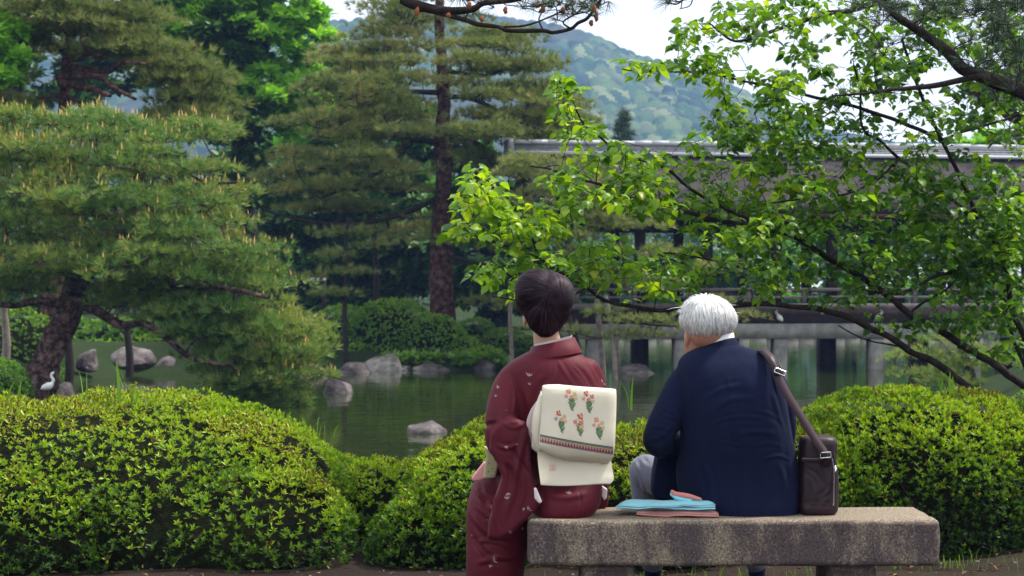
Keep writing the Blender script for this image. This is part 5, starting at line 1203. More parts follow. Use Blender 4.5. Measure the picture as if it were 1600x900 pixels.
hcap = [ell(P(850, 464, 6.70) + [0, .0, 0], (.112, .108, .105)), ell(P(838, 452, 6.66), (.083, .088, .078)), ell(P(868, 462, 6.64), (.073, .078, .085)), ell(P(855, 484, 6.665), (.092, .074, .078)), ell(P(853, 502, 6.665), (.070, .056, .052)), ell(P(852, 513, 6.668), (.044, .044, .036))]
hair = sculpt('hair', hcap, .0055, M['hair_dark'], wo, 6); 
hb_ = bvh_of(hair)
def on_surf(pts2, bv, lift=.002):
    out = []
    for (a, b) in pts2:
        d = Vector(P(a, b, 7.) - np.array([0, 0, CAMZ])); d.normalize(); h = bv.ray_cast(Vector((0, 0, CAMZ)), d)
        if h[0] is None: return None
        out.append(np.array(h[0]) + np.array(h[1]) * lift)
    return out
def flow(bv, s0, fn, n, step, l0, l1, rg):
    """a strand crawling over the skin of the hair mass"""
    pt = Vector(s0); out = []; 
    for k in range(n):
        h = bv.find_nearest(pt)
        if h[0] is None: break
        q_, nn = h[0], h[1]; out.append(np.array(q_ + nn * (l0 + (l1 - l0) * k / (n - 1))))
        d = Vector(fn(q_, nn)); d = d - nn * d.dot(nn)
        if d.length < 1e-4: break
        pt = q_ + d.normalized() * step
    return np.array(out), np.array(nn)
def surface_strands(o, bv, fn, cnt, rg, n, step, l0, l1, w0, tint, keep, off):
    sm = MB(); vs = [np.array(v.co) + off for v in o.data.vertices]; vs = [v for v in vs if keep(v)]
    for _ in range(cnt):
        s0 = vs[rg.integers(len(vs))] + rg.normal(size=3) * .003; m = int(rg.integers(max(4, n - 5), n + 3)); p_, nn = flow(bv, s0, fn, m, step * rg.uniform(.7, 1.3), l0, rg.uniform(.3, 1.2) * l1, rg)
        if len(p_) < 4: continue
        hairstrands(sm, [p_], rg, w0, lambda q, nn=nn: np.tile([nn], (len(q), 1)), tint)
    return sm
woff = np.array(wo.location); twp = np.array(P(868, 463, 6.57)); ctr = P(851, 466, 6.70)
def wflow(q_, nn):
    v = twp - np.array(q_); r_ = np.linalg.norm(v); v /= r_ + 1e-6; t_ = np.cross(np.array(nn), v); return v * (1 if r_ > .035 else .25) + t_ * (.35 if r_ > .035 else 1.0) + gh.normal(size=3) * .05
sm = surface_strands(hair, hb_, wflow, 1900, gh, 12, .0085, .0008, .0022, .0014, (0, 1), lambda v: v[1] < ctr[1] + .05, woff)
for i in range(60):    # fine loose hairs at the nape and rim
    a = gh.uniform(0, 6.28); s0 = P(850 + 44 * math.cos(a), 470 + 48 * math.sin(a), 6.69); d = np.array([math.cos(a) * .5 + gh.normal() * .4, 0, -math.sin(a) * .3 - .3]); L = gh.uniform(.006, .018)
    hairstrands(sm, [[s0 + d * L * t + np.array([0, 0, -.2 * L]) * t * t for t in np.linspace(-.6, 1, 5)]], gh, .0004, lambda p: np.tile([[0, -1., .1]], (len(p), 1)))
o = sm.build('hair_strands', M['hair_dark'], wo, smooth=True); o['kind'] = 'stuff'

# sash: band round the waist, drum, hanging flap, printed flowers
band = torso([(612, 822, 946, 6.70, .119), (640, 824, 950, 6.70, .124), (700, 826, 950, 6.70, .128), (716, 826, 950, 6.70, .13)]); sculpt('sash_band', [band], .007, M['obi'], wo, 3)
def drum():
    rows = [(602, 872, 934, 6.515), (603, 851, 959, 6.480), (609, 847, 963, 6.460), (640, 846, 963, 6.45), (668, 844, 962, 6.442), (690, 842, 961, 6.438), (703, 845, 960, 6.445), (714, 860, 957, 6.462), (721, 880, 950, 6.49)]
    s = smooth_poly(np.array(rows, float), 3); nx = 30; F1 = []; 
    for (py, a, b, D) in s:
        for u in np.linspace(0, 1, nx):
            lift = .014 * (abs(2 * u - 1) ** 9) + .0035 * math.sin(u * 9 + py * .05) * min(1, max(0, (py - 640) / 60))
            yy = py + (6 * (u - .2) if py < 640 else 0) * (1 - min(1, (py - 603) / 40)) + (9 * (1 - u) * -1 + 5) * (max(0, py - 690) / 30) * .6
            F1.append(P(a + (b - a) * u, yy, D + lift))
    F1 = np.array(F1); m = len(s); back = F1 + np.array([0, .02, 0]); V = np.vstack([F1, back]); F = []; o_ = m * nx
    for i in range(m - 1):
        for j in range(nx - 1): a = i * nx + j; F += [[a, a + nx, a + nx + 1, a + 1], [a + o_, a + 1 + o_, a + nx + 1 + o_, a + nx + o_]]
    for i in range(m - 1):
        for j in (0, nx - 1): a = i * nx + j; F.append([a, a + nx, a + nx + o_, a + o_] if j else [a, a + o_, a + nx + o_, a + nx])
    for j in range(nx - 1):
        for i in (0, m - 1): a = i * nx + j; F.append([a, a + 1, a + 1 + o_, a + o_] if i == 0 else [a, a + o_, a + 1 + o_, a + 1])
    return V, np.array(F)
V, F = drum(); dr = obj('sash_drum', V, F, M['obi'], wo, smooth=True)
sculpt('sash_side', [chain([(848, 622, 6.52, .018), (842, 650, 6.50, .024), (840, 680, 6.50, .022), (846, 700, 6.5, .018)]), slab_poly([(846, 608), (834, 640), (830, 700), (845, 712), (852, 660)], 6.56, .06)], .005, M['obi'], wo, 4)
sculpt('sash_fold', [chain([(829, 690, 6.57, .012), (829, 665, 6.56, .018), (833, 645, 6.55, .014), (842, 628, 6.54, .01)]), chain([(826, 674, 6.565, .008), (838, 676, 6.535, .009), (844, 676, 6.52, .006)])], .004, M['obiage'], wo, 3)
flap = []
for (py, a, b, D) in smooth_poly(np.array([(698, 840, 950, 6.52), (715, 840, 954, 6.515), (735, 842, 957, 6.505), (750, 844, 959, 6.495), (758, 845, 953, 6.49)], float), 3):
    for u in np.linspace(0, 1, 14): flap.append(P(a + (b - a) * u, py + 1.5 * math.sin(u * 5) * (py > 745), D + .006 * math.sin(u * 7)))
flap = np.array(flap); m_ = len(flap) // 14; V = np.vstack([flap, flap + [0, .006, 0]]); F = []
for i in range(m_ - 1):
    for j in range(13): a = i * 14 + j; F += [[a, a + 14, a + 15, a + 1], [a + len(flap), a + 1 + len(flap), a + 15 + len(flap), a + 14 + len(flap)]]
for j in range(13): a = (m_ - 1) * 14 + j; F.append([a, a + len(flap), a + 1 + len(flap), a + 1])
fl = obj('sash_flap', V, np.array(F), M['obi'], wo, smooth=True)
db = bvh_of(dr); fb = bvh_of(fl)
pos_f = [(892, 620, 'p_coral'), (919, 624, 'p_red'), (876, 655, 'p_red'), (905, 660, 'p_red'), (935, 665, 'p_coral')]
def motif(name, groups, bvh, parent, off=.0011):
    """one print of several flat colours: [(material, polygons)]"""
    V_ = []; F_ = []; MI = []; n0_ = 0
    for gi, (mt, polys) in enumerate(groups):
        for pts in polys:
            V = []
            for (a, b) in pts + [(sum(p[0] for p in pts) / len(pts), sum(p[1] for p in pts) / len(pts))]:
                d = Vector(P(a, b, 7.) - P(CX, CY, 0.)); d.normalize(); hit = bvh.ray_cast(Vector((0, 0, CAMZ)), d)
                if hit[0] is None: V = None; break
                V.append(np.array(hit[0]) - np.array(d) * (off + .00025 * gi) - np.array(parent.location))
            if V is None or np.ptp(np.array(V)[:, 1]) > .05: continue
            n = len(pts); V_.append(np.array(V)); F_ += [[n0_ + (i + 1) % n, n0_ + i, n0_ + n] for i in range(n)]; MI += [gi] * n; n0_ += n + 1
    if not V_: return
    me = make_mesh(name, np.vstack(V_), np.array(F_)); 
    for mt, _ in groups: me.materials.append(mt)
    me.polygons.foreach_set('material_index', MI); o = bpy.data.objects.new(name, me); C.objects.link(o); o.parent = parent
for fi_, (x, y, c) in enumerate(pos_f):
    G = {k: [] for k in ('p_green', 'p_red', 'p_coral', 'p_yellow', 'p_blue', 'p_pink')}
    for k in range(14):
        sgn = 1 if k % 2 else -1; yy_ = y + 1 + k * 1.35; xx_ = x + .8 + 1.6 * k / 14; wd_ = 8.5 * math.sin(math.pi * (k + 2.5) / 17)
        G['p_green'].append(leafp(xx_, yy_ + 3, R(-90) + sgn * gp.uniform(.55, .95), wd_, 2.3))
    G['p_green'].append([(x - .4, y - 2), (x + .6, y - 2), (x + 3.2, y + 22), (x + 2.2, y + 22)])
    heads = [(x - 3, y - 9, 5.4, c), (x + 6, y - 4, 4.6, 'p_yellow' if fi_ != 1 else 'p_red'), (x - 7, y - 1, 3.6, 'p_coral' if fi_ != 2 else 'p_blue'), (x + 1, y + 1, 3.8, 'p_red' if fi_ % 2 else 'p_coral'), (x + 8, y + 3, 3.0, 'p_yellow')]
    if fi_ == 3: heads = [(x + 2, y - 9, 6.6, 'p_red'), (x - 6, y - 1, 4.2, 'p_red'), (x + 3, y + 7, 4.8, 'p_yellow'), (x + 4, y, 4, 'p_red'), (x - 3, y + 4, 2.6, 'p_coral')]
    for (hx, hy, r, cc_) in heads:
        for k in range(9):
            a = k * .698 + gp.uniform(0, .5); rr_ = r * (.62 if k % 2 else .35); G[cc_ if k % 3 else ('p_pink' if cc_ != 'p_pink' else 'p_red')].append(blob(hx + rr_ * math.cos(a), hy + rr_ * math.sin(a), r * .3, 5))
        G['p_yellow' if cc_ != 'p_yellow' else 'p_coral'].append(blob(hx, hy, r * .2, 5))
    motif('flower_print', [(M[k], v) for k, v in G.items() if v], db, wo)
def stripe(y0, y1, n=44):
    f = lambda x, dy: (x, 678 + (x - 842) * .172 + dy + 3.0 * ((x - 842) / 120) * (1 - (x - 842) / 120) * 1.6)
    return [[f(a, y0), f(a + w_, y0), f(a + w_, y1), f(a, y1)] for a, w_ in [(843.5 + k * 117.0 / n, 117.0 / n) for k in range(n)]]
zz = stripe(5.4, 10.4, 26)
motif('border_print', [(M['p_purple'], stripe(0, 1.4) + stripe(4.8, 11.2) + stripe(11.6, 12.3)), (M['p_teal'], stripe(1.6, 3.8)), (M['p_yellow'], stripe(3.8, 4.8)), (M['p_pink'], [[(c[0][0] + .4, c[0][1]), (c[1][0] - .4, c[1][1]), ((c[2][0] + c[3][0]) / 2, c[2][1])] for c in zz])], db, wo, .001)
# small red seal on the flap
sx, sy = 863.5, 731; st = [[(sx - 4.5, sy - 4.5), (sx + 4.5, sy - 4.5), (sx + 4.5, sy - 3.7), (sx - 4.5, sy - 3.7)], [(sx - 4.5, sy + 3.7), (sx + 4.5, sy + 3.7), (sx + 4.5, sy + 4.5), (sx - 4.5, sy + 4.5)], [(sx - 4.5, sy - 3.7), (sx - 3.7, sy - 3.7), (sx - 3.7, sy + 3.7), (sx - 4.5, sy + 3.7)], [(sx + 3.7, sy - 3.7), (sx + 4.5, sy - 3.7), (sx + 4.5, sy + 3.7), (sx + 3.7, sy + 3.7)],
      [(sx - 2.6, sy - 2.4), (sx + 2.6, sy - 2.4), (sx + 2.6, sy - 1.6), (sx - 2.6, sy - 1.6)], [(sx - .5, sy - 2.6), (sx + .5, sy - 2.6), (sx + .5, sy + 2.6), (sx - .5, sy + 2.6)], [(sx - 2.6, sy + .2), (sx + 2.6, sy + .2), (sx + 2.6, sy + 1.), (sx - 2.6, sy + 1.)], [(sx - 2.4, sy + 1.8), (sx + 2.4, sy + 1.8), (sx + 2.4, sy + 2.5), (sx - 2.4, sy + 2.5)]]
decal('seal_print', st, fb, M['p_pink'], wo, .001)
# woven sprigs on the kimono
Kp = []
for (x, y, a, n, L) in [(826, 588, -1.3, 3, 11), (828, 602, -1.8, 2, 8), (777, 607, -1.2, 2, 9), (773, 617, .8, 2, 7), (792, 700, -2.2, 2, 8), (790, 699, .2, 2, 7), (806, 695, -.4, 1, 6), (793, 770, 1.3, 3, 9), (792, 780, -1.6, 3, 9), (888, 772, -1.9, 2, 9), (889, 772, -.9, 2, 9), (820, 794, 2.6, 2, 8), (824, 796, -.9, 2, 9), (826, 797, .1, 1, 8), (800, 832, 2.9, 3, 9), (815, 828, -.9, 2, 8), (770, 876, -.4, 3, 12), (764, 883, .7, 2, 9), (735, 835, .5, 1, 6), (943, 598, .6, 2, 9), (940, 592, 1.3, 1, 9), (938, 575, 1.0, 1, 8), (790, 640, .4, 1, 4), (760, 812, .2, 1, 5)]:
    motif('leaf_print', [(M['m_leaf'], [leafp(x, y, a + (k - (n - 1) / 2) * .8, L * (.7 - .12 * (k % 2)), L * .18) for k in range(n)])], kb, wo, .0012)
# sleeve lining corner, pink lining and pouch on the lap
sculpt('sleeve_lining', [slab_poly([(834, 762), (838, 762), (847, 784), (843, 787), (835, 779)], 6.535, .02)], .0035, M['lining'], wo, 2)
sculpt('sleeve_lining', [slab_poly([(940, 758), (949, 764), (948, 778), (944, 782), (940, 775)], 6.83, .02)], .0035, M['lining'], wo, 2)
hand(wo, P(772, 738, 7.0), (.25, .9, -.15), (.9, -.25, 0), M['skin_w'])
hand(wo, P(880, 728, 7.05), (-.8, .4, -.1), (.3, .7, 0), M['skin_w'])
hb2 = P(757, 720, 6.86)
pk = empty('folded_cloth', P(750, 750, 6.86), 'small pink silk cloth held on the lap of the woman', 'cloth')
sculpt('silk', [slab_poly([(757, 720), (746, 734), (736, 747), (739, 752), (750, 751), (764, 744), (766, 728)], 6.86, .03)], .004, M['pink'], pk, 4)
po = empty('patterned_pouch', P(764, 748, 6.80), 'small pale yellow patterned pouch held at the woman left side', 'pouch')
pch = sculpt('pouch', [slab_poly([(756, 696), (760, 712), (757, 730), (755, 747), (762, 748), (774, 746), (779, 728), (776, 706), (764, 700)], 6.79, .035)], .004, M['pouch'], po, 4)
pb = bvh_of(pch); decal('print', [leafp(762, 722, .6, 5, 2.2), leafp(770, 730, 2, 5, 2.2), leafp(761, 738, -.4, 5, 2), leafp(768, 741, .9, 4, 2)], pb, M['p_blue'], po); decal('print', [blob(766, 724, 1.7, 5), blob(771, 737, 1.5, 5), blob(760, 730, 1.4, 5)], pb, M['p_coral'], po)

# ---- old man in a navy jacket
mo = empty('person', P(1185, 803, 6.78), 'white haired old man in a navy blazer sitting hunched on the bench', 'person', 'couple sitting on the bench')
DM = 6.78
tor_m = torso([(538, 1108, 1152, 6.74, .05), (546, 1084, 1176, 6.74, .075), (556, 1066, 1198, 6.74, .095), (572, 1058, 1214, 6.73, .115), (600, 1060, 1224, 6.72, .135), (640, 1064, 1232, 6.72, .145), (690, 1062, 1240, 6.73, .15), (735, 1056, 1247, 6.75, .155), (770, 1060, 1251, 6.76, .16), (790, 1075, 1250, 6.76, .16), (803, 1085, 1247, 6.76, .155), (806, 1090, 1246, 6.76, .152)], pw=2.5)
la = chain([(1082, 580, 6.74, .056), (1066, 605, 6.73, .066), (1052, 635, 6.71, .066), (1035, 668, 6.69, .062), (1028, 688, 6.70, .058), (1040, 694, 6.80, .054), (1068, 690, 6.98, .048), (1085, 690, 7.1, .042)])
ra = chain([(1196, 585, 6.75, .058), (1212, 615, 6.78, .06), (1222, 660, 6.84, .058), (1215, 700, 6.92, .055), (1180, 715, 7.05, .045)])
jl = slab_poly([(1062, 690), (1040, 705), (1022, 712), (1017, 740), (1016, 765), (1022, 778), (1070, 785), (1120, 785), (1110, 700)], 6.92, .14)
jac = sculpt('jacket', [tor_m, la, ra, jl], .0056, M['jacket'], mo, 7, creases=[
    ([(1100, 625, 6.57), (1130, 608, 6.56), (1165, 602, 6.56)], .010, 0.0047), ([(1110, 648, 6.56), (1140, 625, 6.56), (1185, 622, 6.56)], .011, 0.0041), ([(1150, 680, 6.57), (1180, 675, 6.57), (1215, 678, 6.58)], .009, 0.0035), ([(1175, 700, 6.57), (1200, 694, 6.57), (1235, 700, 6.6)], .008, 0.0030),
    ([(1075, 575, 6.62), (1082, 600, 6.6), (1078, 640, 6.58), (1070, 680, 6.6)], .007, -0.0041), ([(1050, 640, 6.63), (1060, 660, 6.62), (1058, 690, 6.63)], .010, 0.0047), ([(1012, 690, 6.65), (1035, 680, 6.63), (1050, 665, 6.62)], .009, 0.0047), ([(1030, 655, 6.63), (1045, 640, 6.62), (1062, 632, 6.62)], .008, -0.0035),
    ([(1165, 720, 6.58), (1163, 760, 6.58), (1160, 800, 6.59)], .004, -0.0049), ([(1215, 720, 6.6), (1228, 760, 6.6), (1222, 800, 6.62)], .012, 0.0058), ([(1195, 730, 6.58), (1205, 765, 6.59), (1200, 800, 6.6)], .010, -0.0035), ([(1100, 720, 6.6), (1110, 760, 6.6), (1118, 800, 6.61)], .011, 0.0047),
    ([(1130, 700, 6.58), (1128, 740, 6.58), (1135, 785, 6.59)], .012, -0.0030), ([(1205, 610, 6.6), (1215, 640, 6.6), (1225, 670, 6.62)], .009, 0.0035),
    ([(1128, 545, 6.62), (1140, 600, 6.57), (1150, 680, 6.57), (1163, 730, 6.58)], .0035, -0.0057), ([(1088, 562, 6.64), (1082, 585, 6.61), (1080, 615, 6.6), (1074, 650, 6.6)], .004, -0.0047), ([(1196, 566, 6.64), (1206, 590, 6.62), (1212, 620, 6.62)], .004, -0.0065),
    ([(1095, 610, 6.58), (1125, 592, 6.57), (1150, 590, 6.57)], .006, 0.0030), ([(1105, 665, 6.57), (1150, 652, 6.56), (1200, 655, 6.57)], .007, 0.0041), ([(1120, 690, 6.57), (1160, 697, 6.57)], .006, 0.0041), ([(1024, 640, 6.64), (1040, 650, 6.63), (1062, 655, 6.63)], .006, 0.0030), ([(1015, 672, 6.65), (1030, 672, 6.63), (1052, 678, 6.63)], .006, -0.0030),
    ([(1180, 640, 6.57), (1210, 650, 6.58), (1235, 668, 6.6)], .007, 0.0035), ([(1190, 720, 6.59), (1215, 712, 6.6), (1242, 722, 6.62)], .007, 0.0035), ([(1080, 700, 6.6), (1090, 740, 6.6), (1086, 780, 6.61)], .008, 0.0041), ([(1040, 715, 6.84), (1046, 745, 6.84), (1040, 772, 6.84)], .008, 0.0047), ([(1145, 740, 6.58), (1140, 770, 6.58), (1148, 800, 6.59)], .008, 0.0035)], wob=.010, wseed=8)
q = MB(); n = 33; th = np.linspace(R(-200), R(20), n); cm = P(1120, 545, 6.76)
def cring(rx, ry, z, dx=0., bk=0.): return np.array([[cm[0] + dx + math.cos(a) * rx, 6.765 + math.sin(a) * ry + bk, z + .022 * math.cos(a) - .012 * math.sin(a)] for a in th])
rs = [cring(.105, .092, cm[2] - .03, 0, -.01), cring(.082, .078, cm[2] + .006), cring(.073, .070, cm[2] + .020), cring(.068, .064, cm[2] + .016), cring(.07, .066, cm[2] - .03)]
q.add(np.vstack(rs), [[k * n + i, k * n + i + 1, (k + 1) * n + i + 1, (k + 1) * n + i] for k in range(4) for i in range(n - 1)]); q.build('jacket_collar', M['jacket'], mo, smooth=True)
q = MB(); rs = [cring(.071, .067, cm[2] + .012), cring(.067, .064, cm[2] + .038), cring(.062, .059, cm[2] + .037), cring(.061, .058, cm[2] + .0)]
q.add(np.vstack(rs), [[k * n + i, k * n + i + 1, (k + 1) * n + i + 1, (k + 1) * n + i] for k in range(3) for i in range(n - 1)]); q.build('shirt_collar', M['shirt'], mo, smooth=True)
mc = P(1107, 506, 6.76)
headm = [ell(mc + [0, .01, .0], (.082, .098, .108)), ell(mc + [-.02, .06, -.07], (.058, .055, .06)), ell(mc + [-.045, .11, -.03], (.015, .024, .022)), ell(mc + [-.04, .105, -.075], (.022, .012, .009)), ell(mc + [-.06, .092, .0], (.015, .01, .01)), ell(mc + [-.01, .102, .0], (.015, .01, .01)),
         ell(mc + [-.083, .015, -.055], (.012, .02, .035)), ell(mc + [.087, .005, -.042], (.011, .019, .03)), chain([(1105, 515, 6.77, .056), (1108, 540, 6.78, .056), (1114, 560, 6.79, .062)]), ell(mc + [-.062, .045, -.085], (.03, .04, .045))]
sculpt('head', headm, .005, M['skin_m'], mo, 4)
hm_ = sculpt('hair', [ell(P(1106, 496, 6.755) + [0, -.006, 0], (.101, .106, .078)), ell(P(1102, 487, 6.75), (.084, .09, .064)), ell(P(1109, 507, 6.745), (.076, .072, .046)), ell(P(1113, 513, 6.75), (.056, .058, .030)), ell(P(1080, 500, 6.76), (.04, .07, .036)), ell(P(1134, 500, 6.76), (.036, .07, .040))], .0055, M['hair_white'], mo, 5)
a_ = hm_.data.attributes.new('tint', 'FLOAT', 'FACE'); a_.data.foreach_set('value', np.full(len(hm_.data.polygons), .42, np.float32))
mb_ = bvh_of(hm_); crown = np.array(P(1100, 470, 6.72)); moff = np.array(mo.location); mctr = np.array(P(1106, 500, 6.755))
def mflow(q_, nn):
    v = np.array(q_) - crown; r_ = np.linalg.norm(v); v /= r_ + 1e-6; t_ = np.cross(np.array(nn), v); k = float(noise(np.array([q_]) * 38, 5)[0]) - .5
    return v + t_ * (k * 1.5 + (.5 if r_ < .04 else 0)) + np.array([-.15, 0, -.35 if r_ > .05 else .1]) + gh.normal(size=3) * .08
sm = surface_strands(hm_, mb_, mflow, 3200, gh, 9, .0065, .0008, .012, .0010, (.15, 1), lambda v: v[1] < mctr[1] + .06 and v[2] > mctr[2] - gh.uniform(.035, .07), moff)
for i in range(420):    # flyaway wisps
    x = float(np.clip(gh.normal() * 20, -36, 38)); s0 = P(1100 + x, 473 + x * x * .012, 6.74) ; d = np.array([gh.normal() * .4, gh.normal() * .3, gh.uniform(.2, .7)]); L = gh.uniform(.015, .055)
    pts = [s0 + d * L * t + np.array([gh.normal() * .3 * L, 0, -.7 * L]) * t * t * .6 for t in np.linspace(0, 1.3, 6)]; hairstrands(sm, [pts], gh, .0009, lambda p: np.tile([[0, -1., .15]], (len(p), 1)), (.5, 1))
o = sm.build('hair_strands', M['hair_white'], mo, smooth=True); o['kind'] = 'stuff'
tr = [chain([(1120, 775, 6.82, .10), (1070, 760, 6.98, .09), (1022, 742, 7.14, .078), (1006, 735, 7.2, .07)]), chain([(1008, 738, 7.2, .068), (1012, 775, 7.2, .068), (1015, 830, 7.2, .06), (1018, 868, 7.22, .052), (1020, 880, 7.22, .05)]),
      chain([(1190, 775, 6.82, .10), (1180, 760, 7.05, .09), (1175, 745, 7.28, .075), (1176, 800, 7.3, .065), (1180, 868, 7.32, .05), (1180, 880, 7.32, .05)])]
sculpt('trousers', tr, .007, M['trouser'], mo, 5, creases=[([(990, 715, 7.13), (1000, 740, 7.12), (1008, 772, 7.12)], .008, .007), ([(1000, 708, 7.14), (1016, 730, 7.1), (1025, 760, 7.1)], .008, -.006)], wob=.004)
for sx_, dd in ((1020, 7.26), (1182, 7.36)):
    c = P(sx_, 936, dd); q = MB(); V, F = ell(c + [0, .05, -.005], (.046, .13, .036)); V[:, 2] = np.maximum(V[:, 2], .012); q.add(V, F); V, F = ell(c + [0, -.03, .02], (.043, .055, .05)); q.add(V, F); q.build('shoe', M['black_metal'], mo, smooth=True); q = MB(); q.tube(np.array([c + [0, -.02, .03], c + [0, -.02, .09], P(sx_, 872, dd - .03)]), [.038, .034, .042], 12); q.build('sock', M['jacket'], mo, smooth=True)
for sx_ in (762, 795):
    c = P(sx_, 968, 6.9); q = MB(); V, F = ell(c + [-.03, .06, 0], (.04, .11, .035)); V[:, 2] = np.maximum(V[:, 2], .012); q.add(V, F); q.build('foot', M['lining'], wo, smooth=True)
hand(mo, P(1090, 690, 7.12), (.4, .8, -.2), (.8, -.4, 0), M['skin_m'], .18); hand(mo, P(1172, 716, 7.1), (-.7, .6, -.1), (.4, .8, 0), M['skin_m'], .18)

# ---- shoulder bag
bag = empty('shoulder_bag', P(1276, 801, 6.7), 'dark brown leather shoulder bag standing upright on the bench beside the old man', 'bag')
def boxy(px0, px1, py0, py1, D, dep, pw, n=14, taper=.0):
    R_ = []
    for t in np.linspace(0, 1, n):
        e = 1 - (abs(2 * t - 1)) ** 9 * .1 - (.16 * max(0, t - .86) / .14) ** 1 * 1.0; py = py1 + (py0 - py1) * t; c = P((px0 + px1) / 2, py, D); hw = (px1 - px0) / 2 * D / FPX * e * (1 - taper * t)
        R_.append(ring(c[0], D, c[2], hw, dep / 2 * e * (1 - .25 * t), n=36, pw=pw))
    return loft(R_)
body = sculpt('body', [torso([(680, 1266, 1294, 6.70, .03), (683, 1254, 1303, 6.70, .052), (692, 1249, 1307, 6.70, .064), (715, 1248, 1306, 6.70, .068), (750, 1246, 1309, 6.70, .074), (785, 1245, 1309, 6.70, .077), (797, 1247, 1307, 6.70, .075), (802, 1251, 1303, 6.70, .068)], pw=3.4)], .004, M['leather'], bag, 3, creases=[([(1290, 720, 6.6), (1294, 760, 6.6), (1288, 798, 6.6)], .010, .006), ([(1262, 740, 6.6), (1266, 770, 6.6), (1262, 798, 6.6)], .012, -.004), ([(1250, 792, 6.6), (1276, 788, 6.6), (1304, 792, 6.6)], .006, .003), ([(1296, 700, 6.62), (1303, 740, 6.62), (1299, 790, 6.62)], .008, -.008), ([(1256, 735, 6.6), (1275, 745, 6.6), (1285, 765, 6.6)], .008, .005), ([(1280, 780, 6.6), (1295, 770, 6.6), (1304, 755, 6.6)], .007, .005)], wob=.007)
bb = bvh_of(body)
fl_ = MB()
flp = [(1252, 715), (1270, 716), (1288, 716), (1288, 722), (1270, 722), (1252, 721)]
V, T = slab_poly(flp, 6.622, .010); sculpt('seam_band', [(V, T)], .003, M['leather'], bag, 2)
pts = np.array([P(1300, 716, 6.60), P(1303, 735, 6.605), P(1303, 760, 6.61), P(1302, 790, 6.615)]); q = MB(); q.tube(smooth_poly(pts, 3), .003, 6); q.build('zip', M['silver'], bag)
q = MB(); q.tube(np.array([P(1305, 728, 6.61), P(1306, 733, 6.60), P(1305, 738, 6.60)]), [.004, .005, .003], 8); q.build('zip_pull', M['silver'], bag)
def ribbon(name, pts, wpx, th, mt, parent):
    """flat strap along (px, py, D)"""
    s = smooth_poly(np.array(pts, float), 5); p = np.array([P(a, b, d) for a, b, d in s]); t_ = np.gradient(p, axis=0); t_ /= np.linalg.norm(t_, axis=1)[:, None]
    nrm = np.tile([[.15, -1., .35]], (len(p), 1)); sd = np.cross(t_, nrm); sd /= np.linalg.norm(sd, axis=1)[:, None]; nn = np.cross(sd, t_); w_ = wpx * s[:, 2:3] / FPX / 2
    V = np.vstack([p - sd * w_ - nn * th, p + sd * w_ - nn * th, p + sd * w_ + nn * th, p - sd * w_ + nn * th]); k = len(p); F = []
    for c in range(4):
        d = (c + 1) % 4
        for i in range(k - 1): F.append([c * k + i, d * k + i, d * k + i + 1, c * k + i + 1])
    F += [[0, 3 * k, 2 * k, k], [k - 1, 2 * k - 1, 3 * k - 1, 4 * k - 1]]
    return obj(name, V, np.array(F), mt, parent, smooth=False)
ribbon('strap', [(1178, 549, 6.80), (1190, 549, 6.70), (1202, 561, 6.635), (1212, 578, 6.605), (1222, 600, 6.59), (1236, 626, 6.585), (1255, 656, 6.585), (1275, 688, 6.585), (1290, 710, 6.597)], 13, .002, M['strap'], bag)
ribbon('strap_pad', [(1190, 546, 6.69), (1203, 559, 6.625), (1212, 575, 6.598), (1217, 586, 6.592)], 15, .0035, M['leather'], bag)
def frame(name, c, w_, h, ang, parent):
    q = MB(); u = np.array([math.cos(ang), 0, math.sin(ang)]); v = np.array([-math.sin(ang), 0, math.cos(ang)]); pc = [c + u * a * w_ / 2 + v * b * h / 2 for a, b in ((-1, -1), (1, -1), (1, 1), (-1, 1))]
    for i in range(4): q.tube(np.array([pc[i], pc[(i + 1) % 4]]), .0022, 8)
    q.build(name, M['silver'], parent)
frame('buckle', P(1219, 581, 6.58), .042, .017, R(-22), bag); frame('buckle', P(1290, 711, 6.59), .040, .02, R(4), bag)
ribbon('strap_tab', [(1291, 708, 6.603), (1292, 716, 6.602), (1293, 728, 6.606)], 13, .003, M['leather'], bag)

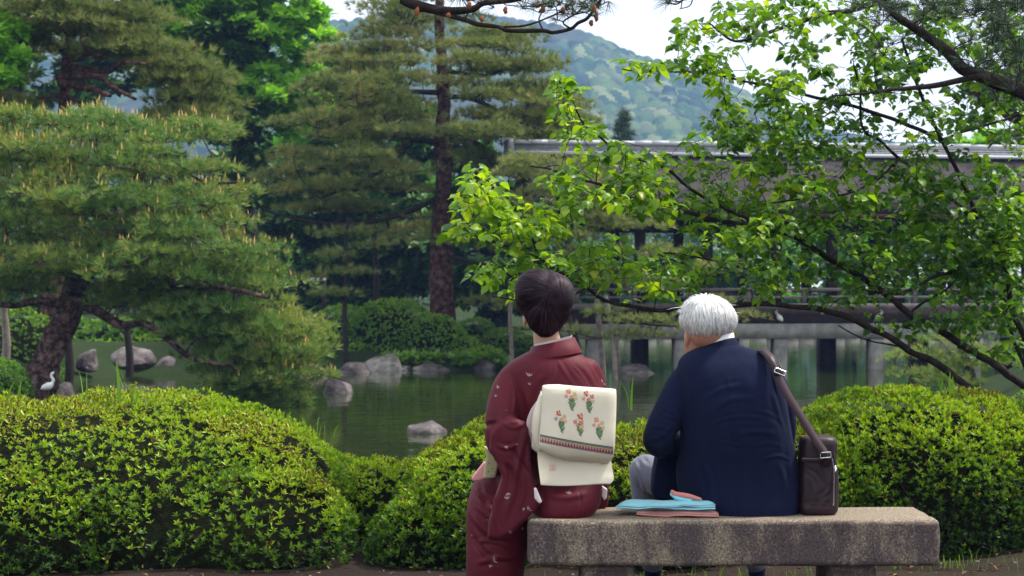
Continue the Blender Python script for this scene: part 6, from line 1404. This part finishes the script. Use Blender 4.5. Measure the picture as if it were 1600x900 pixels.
# ---- cloths beside the old man
def wobslab(name, poly3, th, mt, parent, seed):
    """soft folded layer: quad outline (x, y, z corners), rounded"""
    a, b, c, d = [np.array(p) for p in poly3]; n = 26; m = 14; top = []; 
    for i in np.linspace(0, 1, n):
        for j in np.linspace(0, 1, m): top.append((a * (1 - i) + b * i) * (1 - j) + (d * (1 - i) + c * i) * j)
    top = np.array(top); top[:, 2] += fbm(top * [9, 14, 1], seed, 3) * .012 * 1.0
    e = np.minimum.outer(np.minimum(np.arange(n), n - 1 - np.arange(n)), np.full(m, 99)); e2 = np.minimum.outer(np.full(n, 99), np.minimum(np.arange(m), m - 1 - np.arange(m))); ed = np.minimum(e, e2).ravel()
    V1 = top.copy(); V1[:, 2] += th / 2 * np.clip(.35 + ed * .4, 0, 1); V0 = top.copy(); V0[:, 2] -= th / 2 * np.clip(.35 + ed * .4, 0, 1); V = np.vstack([V1, V0]); F = []; o_ = n * m
    for i in range(n - 1):
        for j in range(m - 1): k = i * m + j; F += [[k, k + m, k + m + 1, k + 1], [k + o_, k + 1 + o_, k + m + 1 + o_, k + m + o_]]
    for i in range(n - 1):
        for j in (0, m - 1): k = i * m + j; F.append([k, k + m, k + m + o_, k + o_])
    for j in range(m - 1):
        for i in (0, n - 1): k = i * m + j; F.append([k, k + 1, k + 1 + o_, k + o_])
    return obj(name, V, np.array(F), mt, parent, smooth=True)
zt = .437
co_ = empty('coral_cloth', (.65, 6.6, zt), 'coral pink cloth folded flat under the turquoise one, left of the old man', 'cloth')
wobslab('fold', [(.475, 6.60, zt + .012), (.782, 6.535, zt + .010), (.80, 6.70, zt + .012), (.49, 6.72, zt + .010)], .02, M['coral'], co_, 3)
tq = empty('turquoise_cloth', (.6, 6.6, zt + .02), 'turquoise cloth folded flat on top of the coral cloth, its corner turned up', 'cloth')
wobslab('fold', [(.395, 6.62, zt + .030), (.770, 6.545, zt + .040), (.79, 6.72, zt + .046), (.44, 6.76, zt + .034)], .022, M['turquoise'], tq, 5)
wobslab('upper_fold', [(.51, 6.575, zt + .036), (.765, 6.555, zt + .052), (.78, 6.68, zt + .056), (.55, 6.72, zt + .046)], .014, M['turquoise'], tq, 6)
o = sculpt('turned_corner', [chain([(1050, 768, 6.66, .008), (1056, 772, 6.64, .010), (1075, 775, 6.62, .010), (1095, 780, 6.61, .006)])], .003, M['coral'], tq, 3)
sculpt('turned_edge', [chain([(1049, 772, 6.655, .007), (1060, 779, 6.63, .009), (1080, 782, 6.615, .007)])], .003, M['turquoise'], tq, 3)

# ------------------------------------------------------------------ air
hzb = MB(); hzb.box((-1000, -90, -3.0), (1000, 860, 125))
hm = bpy.data.materials.new('haze'); hm.use_nodes = True; t = hm.node_tree; t.nodes.remove(t.nodes['Principled BSDF'])
pv = t.nodes.new('ShaderNodeVolumePrincipled'); pv.inputs['Color'].default_value = (.3, .48, .95, 1); pv.inputs['Density'].default_value = .00052; pv.inputs['Anisotropy'].default_value = 0.0
t.links.new(pv.outputs[0], t.nodes['Material Output'].inputs['Volume'])
o = hzb.build('haze', hm); tagp(o, 'thin blue air between the garden and the hill', kind='stuff')
